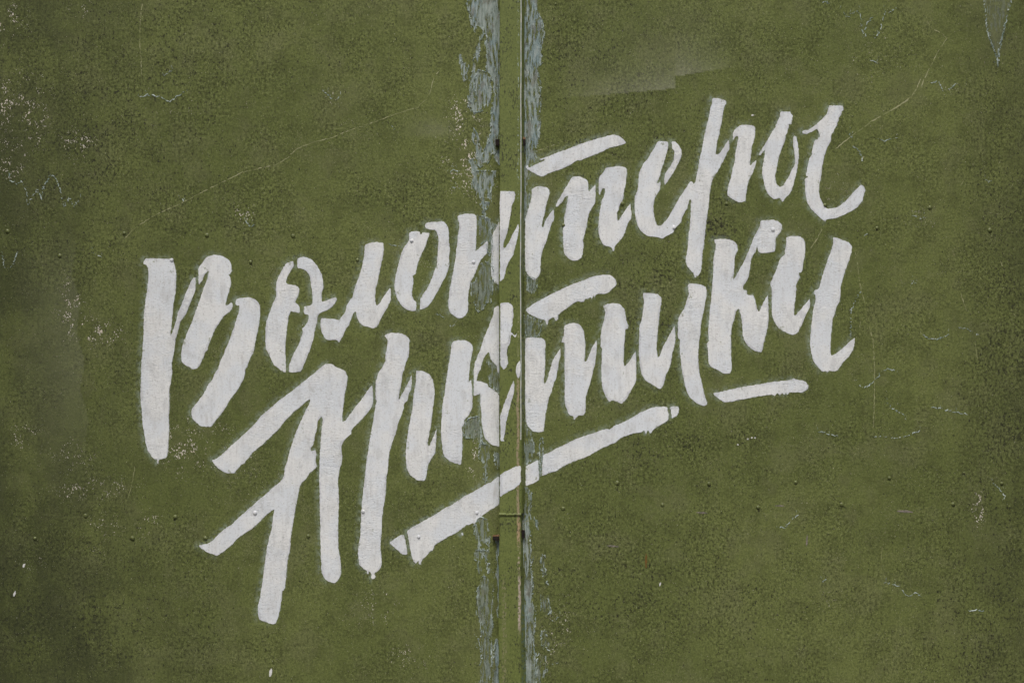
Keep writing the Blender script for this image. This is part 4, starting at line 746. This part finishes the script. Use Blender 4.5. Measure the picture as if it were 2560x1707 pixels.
def make_sheet(parent, x0, x1):
    ax = axis(x0, x1, max(x0, -40), min(x1, 2600), 4.0)
    ay = axis(-400, 2180, -40, 1748, 4.0)
    gx, gy = np.meshgrid(ax, ay)
    nx, ny = len(ax), len(ay)
    gx = gx.ravel(); gy = gy.ravel()
    h = sheet_h(gx, gy)
    V = np.stack([PX(gx), -h / 1000, PZ(gy)], 1)
    i = np.arange(ny - 1)[:, None] * nx + np.arange(nx - 1)[None, :]
    i = i.ravel()
    Fc = np.stack([i, i + nx, i + nx + 1, i + 1], 1)
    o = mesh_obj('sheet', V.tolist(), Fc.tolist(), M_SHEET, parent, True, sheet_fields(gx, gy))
    return o


def frame_bars(parent, x0, x1):
    """steel bars the sheet is riveted to, behind it"""
    def bar(a, c, t, u):
        y0, y1 = 0.014, 0.054
        vs_ = [(PX(x), y, PZ(z)) for x in (a, c) for y in (y0, y1) for z in (t, u)]
        mesh_obj('frame_bar', vs_, [[0, 1, 3, 2], [4, 6, 7, 5], [0, 4, 5, 1], [2, 3, 7, 6], [0, 2, 6, 4], [1, 5, 7, 3]], M_STEEL, parent)
    bar(x0, x0 + 60, -390, 2170); bar(x1 - 60, x1, -390, 2170)
    for t in (-390, 555, 1245, 2110): bar(x0 + 62, x1 - 62, t, t + 60)


leaf_l = thing('gate_leaf', 'weathered olive green sheet steel gate leaf carrying the start of both white painted words', 'gate leaf', (PX(450), 0, PZ(2180)))
leaf_r = thing('gate_leaf', 'weathered olive green sheet steel gate leaf carrying the ends of the white painted words', 'gate leaf', (PX(2110), 0, PZ(2180)))
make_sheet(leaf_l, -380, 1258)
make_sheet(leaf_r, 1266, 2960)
frame_bars(leaf_l, -380, 1256)
frame_bars(leaf_r, 1268, 2960)

# ---------------------------------------------------------------- cover strip over the joint
strip = thing('cover_strip', 'narrow green steel strip with rubbed edge covering the joint between the gate leaves', 'cover strip', (PX(1278), 0, PZ(2180)))


def strip_prof(py):
    """(x, depth mm) round the strip at a height; upper length sits square, the lower one is turned a little"""
    w = 0.8 * math.sin(py / 150.0) + 0.6 * math.sin(py / 67.0 + 1) + 0.35 * math.sin(py / 23.0)
    if py < 1286:
        return [(1248.5 + w, 1), (1248.5 + w, 18.5), (1250.2 + w, 20), (1300.8 + w * .6, 20.6), (1303.2 + w * .6, 19.4), (1305.0 + w * .5, 17.0), (1309.8 + w, 7.0), (1309.8 + w, 1)]
    t = min(1.0, (py - 1286) / 420.0)
    return [(1247.5 + w, 1), (1247.5 + w, 17.5), (1249.2 + w, 19), (1298.0 + 3 * t, 19.4), (1301.0 + 2.5 * t, 18.2), (1302.5 + 3 * t, 15.5), (1305.5 + 11.5 * t, 3.0), (1305.5 + 11.5 * t, 1)]


def strip_run(name, y0, y1, mat, label):
    V, Fc = [], []
    n = int((y1 - y0) / 14)
    k = 8
    for i in range(n + 1):
        py = y0 + (y1 - y0) * i / n
        for x, d in strip_prof(min(max(py, y0 + 0.01), y1 - 0.01)):
            V.append((PX(x), -d / 1000, PZ(py)))
    for i in range(n):
        for j in range(k):
            a, c = i * k + j, i * k + (j + 1) % k
            Fc.append([a, a + k, c + k, c])
    Fc.append(list(range(k))); Fc.append(list(range(n * k, n * k + k))[::-1])
    o = mesh_obj(name, V, Fc, mat, strip)
    o['label'] = label
    return o, n


up, n_up = strip_run('strip_length', -395, 1281, M_STRIP_U, 'upper length of the cover strip with a rubbed pale right edge')
up.data.materials.append(M_EDGE)
for i in range(n_up):
    if -395 + i * 14 < 1080: up.data.polygons[i * 8 + 3].material_index = 1
strip_run('strip_length', 1286, 2170, M_STRIP_L, 'lower length of the cover strip with chipped edges')

# weld bead between the two lengths
V, Fc = [], []
nseg = 26
for i in range(nseg + 1):
    t = i / nseg
    x = 1247.5 + 55.5 * t
    sag = 2.2 * math.sin(t * math.pi) * 0.4 + rng.uniform(-0.5, 0.5)
    r = 4.5 + 0.5 * math.sin(i * 1.1) + rng.uniform(-0.3, 0.3)
    for j in range(8):
        a = j / 8 * 2 * math.pi
        V.append((PX(x), -(18.2 + r * math.sin(a)) / 1000, PZ(1283.5 + sag + r * 0.95 * math.cos(a))))
for i in range(nseg):
    for j in range(8):
        Fc.append([i * 8 + j, i * 8 + (j + 1) % 8, (i + 1) * 8 + (j + 1) % 8, (i + 1) * 8 + j])
mesh_obj('weld_bead', V, Fc, M_STRIP_U, strip, True)


def bracket(xa, xb, ya, yb, d0, d1, cap):
    bm = bmesh.new()
    bmesh.ops.create_cube(bm, size=1.0)
    bmesh.ops.subdivide_edges(bm, edges=bm.edges[:], cuts=3, use_grid_fill=True)
    for v in bm.verts:
        q = v.co
        v.co = Vector((PX((xa + xb) / 2 + q.x * (xb - xa) * (1 - 0.12 * abs(q.z))), -((d0 + d1) / 2 + q.y * (d1 - d0)) / 1000,
                       PZ((ya + yb) / 2 - q.z * (yb - ya) * (1 - 0.12 * abs(q.x))))) + Vector((rng.uniform(-.4, .4), rng.uniform(-.4, .4), rng.uniform(-.4, .4))) / 1000
    me = bpy.data.meshes.new('bracket'); bm.to_mesh(me); bm.free()
    me.materials.append(M_RUST); me.materials.append(M_RUSTL)
    for p in me.polygons:
        if p.center.z > PZ(ya + cap): p.material_index = 1
    o = bpy.data.objects.new('bracket', me); COL.objects.link(o)
    o.parent = strip; o.location = -strip.location


bracket(1238.5, 1262, 349, 365, -6, 12, 1.0)
bracket(1296, 1314, 344, 365, -4, 13, 4.0)
bracket(1231.5, 1262, 1336, 1349, -4, 14, 3.0)
bracket(1294, 1312, 1323, 1343, -4, 12, 2.0)

# ---------------------------------------------------------------- lettering
LETTER = {'V': 'letter В', 'O1': 'first letter о', 'L1': 'letter л', 'O2': 'second letter о', 'N': 'letter н cut off by the cover strip',
          'NS': 'right stroke of the letter н', 'T1': 'three stroke letter т with a bar above', 'ER': 'joined letters е and р', 'R1': 'hooked second stroke of the letter р', 'Y1': 'letter ы',
          'A2': 'tall letter А', 'R2': 'letter р with a long stem', 'K2': 'letter к cut off by the cover strip', 'KS': 'arm of the letter к', 'TS': 'slim joining stroke',
          'T2': 'letter т with a bar above in the lower word', 'I1': 'letter и in the lower word', 'K3': 'letter к reaching up between the words', 'I2': 'last letter и'}
groups = {}
for key, side, s in PAINT:
    groups.setdefault((key, side), []).append(parse(s))
for (key, side), polys in groups.items():
    par = {'L': leaf_l, 'R': leaf_r, 'S': strip, 'B': leaf_l, 'O': leaf_l}[side]
    hf = (lambda x, y: 20.05 + 0.010 * (x - 1250)) if side == 'S' else sheet_h
    V, Fc, E = stroke_geometry(polys, hf, thick=0.7)
    under = key.startswith('U')
    o = mesh_obj('painted_underline' if under else 'painted_letter', V, Fc, M_WHITE, par, 'tops', {'edge': E})
    if not under: o['label'] = 'white painted ' + LETTER[key]

# ---------------------------------------------------------------- rivets
def rivet_mesh(seed, mat):
    r = random.Random(seed)
    V, Fc = [], []
    prof = [(5.7, -0.6), (5.7, 1.2), (5.4, 2.6), (4.4, 4.2), (2.5, 5.2), (0.0, 5.5)]
    K = 14
    for ri, (rad, hh) in enumerate(prof[:-1]):
        for j in range(K):
            a = j / K * 2 * math.pi
            q = rad * (1 + r.uniform(-.05, .05))
            V.append((q * math.cos(a) / 1000, -(hh + r.uniform(-.12, .12)) / 1000, q * math.sin(a) / 1000))
    V.append((r.uniform(-.6, .6) / 1000, -prof[-1][1] / 1000, r.uniform(-.6, .6) / 1000))
    for ri in range(len(prof) - 2):
        for j in range(K):
            Fc.append([ri * K + j, ri * K + (j + 1) % K, (ri + 1) * K + (j + 1) % K, (ri + 1) * K + j])
    top = len(V) - 1
    b0 = (len(prof) - 2) * K
    for j in range(K): Fc.append([b0 + j, b0 + (j + 1) % K, top])
    me = bpy.data.meshes.new('rivet'); me.from_pydata(V, [], Fc); me.materials.append(mat)
    me.polygons.foreach_set('use_smooth', [True] * len(me.polygons)); me.update()
    return me


RG = [rivet_mesh(i, M_GREEN) for i in range(4)]
RW = [rivet_mesh(10 + i, M_WHITE) for i in range(3)]
ALL_POLYS = [parse(s) for _, side, s in PAINT if side != 'S']
for par, lst in ((leaf_l, RIVETS_L), (leaf_r, RIVETS_R)):
    for i, (x, y) in enumerate(parse(lst)):
        on = any(inside(np.array([x]), np.array([y]), p)[0] for p in ALL_POLYS)
        o = bpy.data.objects.new('rivet', (RW[i % 3] if on else RG[i % 4]))
        COL.objects.link(o)
        o.parent = par
        o.rotation_euler = (0, rng.uniform(0, 6.28), 0)
        s = rng.uniform(0.72, 0.98) * (0.6 if (x, y) in ((2410, 1181), (1389, 11)) else 1.0)
        o.scale = (s, s * (0.7 if on else rng.uniform(0.7, 1.0)), s)
        o.location = Vector((PX(x), -(float(sheet_h(x, y)) + (1.0 if on else -0.1)) / 1000, PZ(y))) - par.location

# ---------------------------------------------------------------- scratches, flake lips, splashes
for par, test in ((leaf_l, lambda x: x < 1262), (leaf_r, lambda x: x >= 1262)):
    for kind, name, mat in (('s', 'scratch_marks', M_SCR), ('b', 'flake_edges', M_LIP)):
        V, Fc = [], []
        for k, s in LINES:
            pts = parse(s)
            if k != kind or not test(pts[0][0]): continue
            if k == 's':
                bold = pts[0] in ((2089.0, 372.0), (2211.0, 286.0))
                ribbon(V, Fc, pts, 0.9 if bold else 0.4, 3.2 if bold else 2.2, 0.9, 0.12, 0.12 if bold else 0.24, 5.0)
                ribbon(V, Fc, [(x + rng.uniform(-2, 2), y + rng.uniform(-2, 2)) for x, y in pts], 0.2, 1.3, 1.2, 0.08, 0.6, 5.0)
            else:
                ribbon(V, Fc, pts, 0.4, 3.4, 2.4, 0.9, 0.36, 2.6)
                for x, y in pts:
                    if rng.random() < 0.6:
                        u, w_ = x + rng.uniform(-8, 8), y - rng.uniform(2, 8)
                        ribbon(V, Fc, [(u, w_), (u + rng.uniform(-4, 4), w_ - rng.uniform(3, 9))], 0.4, 1.6, 0.8, 0.3, 0.2, 3.0)
        if kind == 'b':                     # curled lips along the peeled areas beside the strip
            for s in PEEL:
                pts = parse(s)
                if not test(sum(p[0] for p in pts) / len(pts)): continue
                for i in range(len(pts)):
                    a, c = pts[i - 1], pts[i]
                    if max(a[0], c[0]) > 1244 and min(a[0], c[0]) < 1312: continue
                    if max(a[1], c[1]) > 1720 or min(a[1], c[1]) < -20 or rng.random() < 0.35: continue
                    d = math.dist(a, c)
                    if d < 6: continue
                    n_ = (rng.uniform(-3, 3), rng.uniform(-3, 3))
                    m_ = ((a[0] + c[0]) / 2 + rng.uniform(-4, 4), (a[1] + c[1]) / 2 + rng.uniform(-4, 4))
                    ribbon(V, Fc, [(a[0] + n_[0], a[1] + n_[1]), m_, (c[0], c[1])], 0.6, 4.2, 2.0, 1.6, 0.28, 2.6)
        o = mesh_obj(name, V, Fc, mat, par)
        o['kind'] = 'stuff'


def spot(par, name, mat, pts, thick=0.5):
    V, Fc, E = stroke_geometry([pts], sheet_h, thick=thick, inset=0.5, grid=8)
    return mesh_obj(name, V, Fc, mat, par, 'tops', {'edge': E})


def slit(x, y, L, w, a):
    ca, sa = math.cos(a), math.sin(a)
    out = []
    for t in (0, .25, .5, .75): out.append((t, -1))
    res = []
    K = 12
    for i in range(K):
        u = i / K * 2 * math.pi
        px, py = math.cos(u) * L / 2, math.sin(u) * w / 2
        res.append((x + px * ca - py * sa, y + px * sa + py * ca))
    return res


up_ = math.radians(-72)
spot(leaf_l, 'paint_splash', M_DROP, slit(37, 1483, 15, 6, up_))
spot(leaf_l, 'paint_splash', M_DROP, slit(60, 1413, 11, 6, up_))
spot(leaf_l, 'paint_splash', M_DROP, slit(677, 1680, 22, 8, math.radians(-78)))
spot(leaf_r, 'paint_splash', M_DROP, slit(1650, 1459, 11, 4, up_))
spot(leaf_r, 'paint_splash', M_DROP, slit(1881, 289, 7, 4, math.radians(-20)))
for x, y in ((1869, 1097), (1879, 1094), (1887, 1094), (1844, 1111)): spot(leaf_r, 'paint_splash', M_DROP, slit(x, y, 4.5, 4, 0))
spot(leaf_r, 'rust_run', M_STAIN, slit(1615, 1401, 40, 6.5, math.radians(91)), 0.25)
spot(leaf_r, 'primer_scuff', M_SCUFF, slit(1531, 1364, 34, 5, math.radians(5)), 0.3)
spot(leaf_r, 'primer_scuff', M_SCUFF, slit(1754, 1281, 30, 5, math.radians(4)), 0.3)
spot(leaf_r, 'primer_scuff', M_SCUFF, slit(2262, 1278, 42, 7, math.radians(3)), 0.3)
spot(leaf_r, 'primer_scuff', M_SCUFF, slit(2017, 1350, 32, 5, math.radians(93)), 0.3)
spot(leaf_r, 'primer_scuff', M_SCUFF, slit(1948, 1264, 24, 4, math.radians(2)), 0.3)
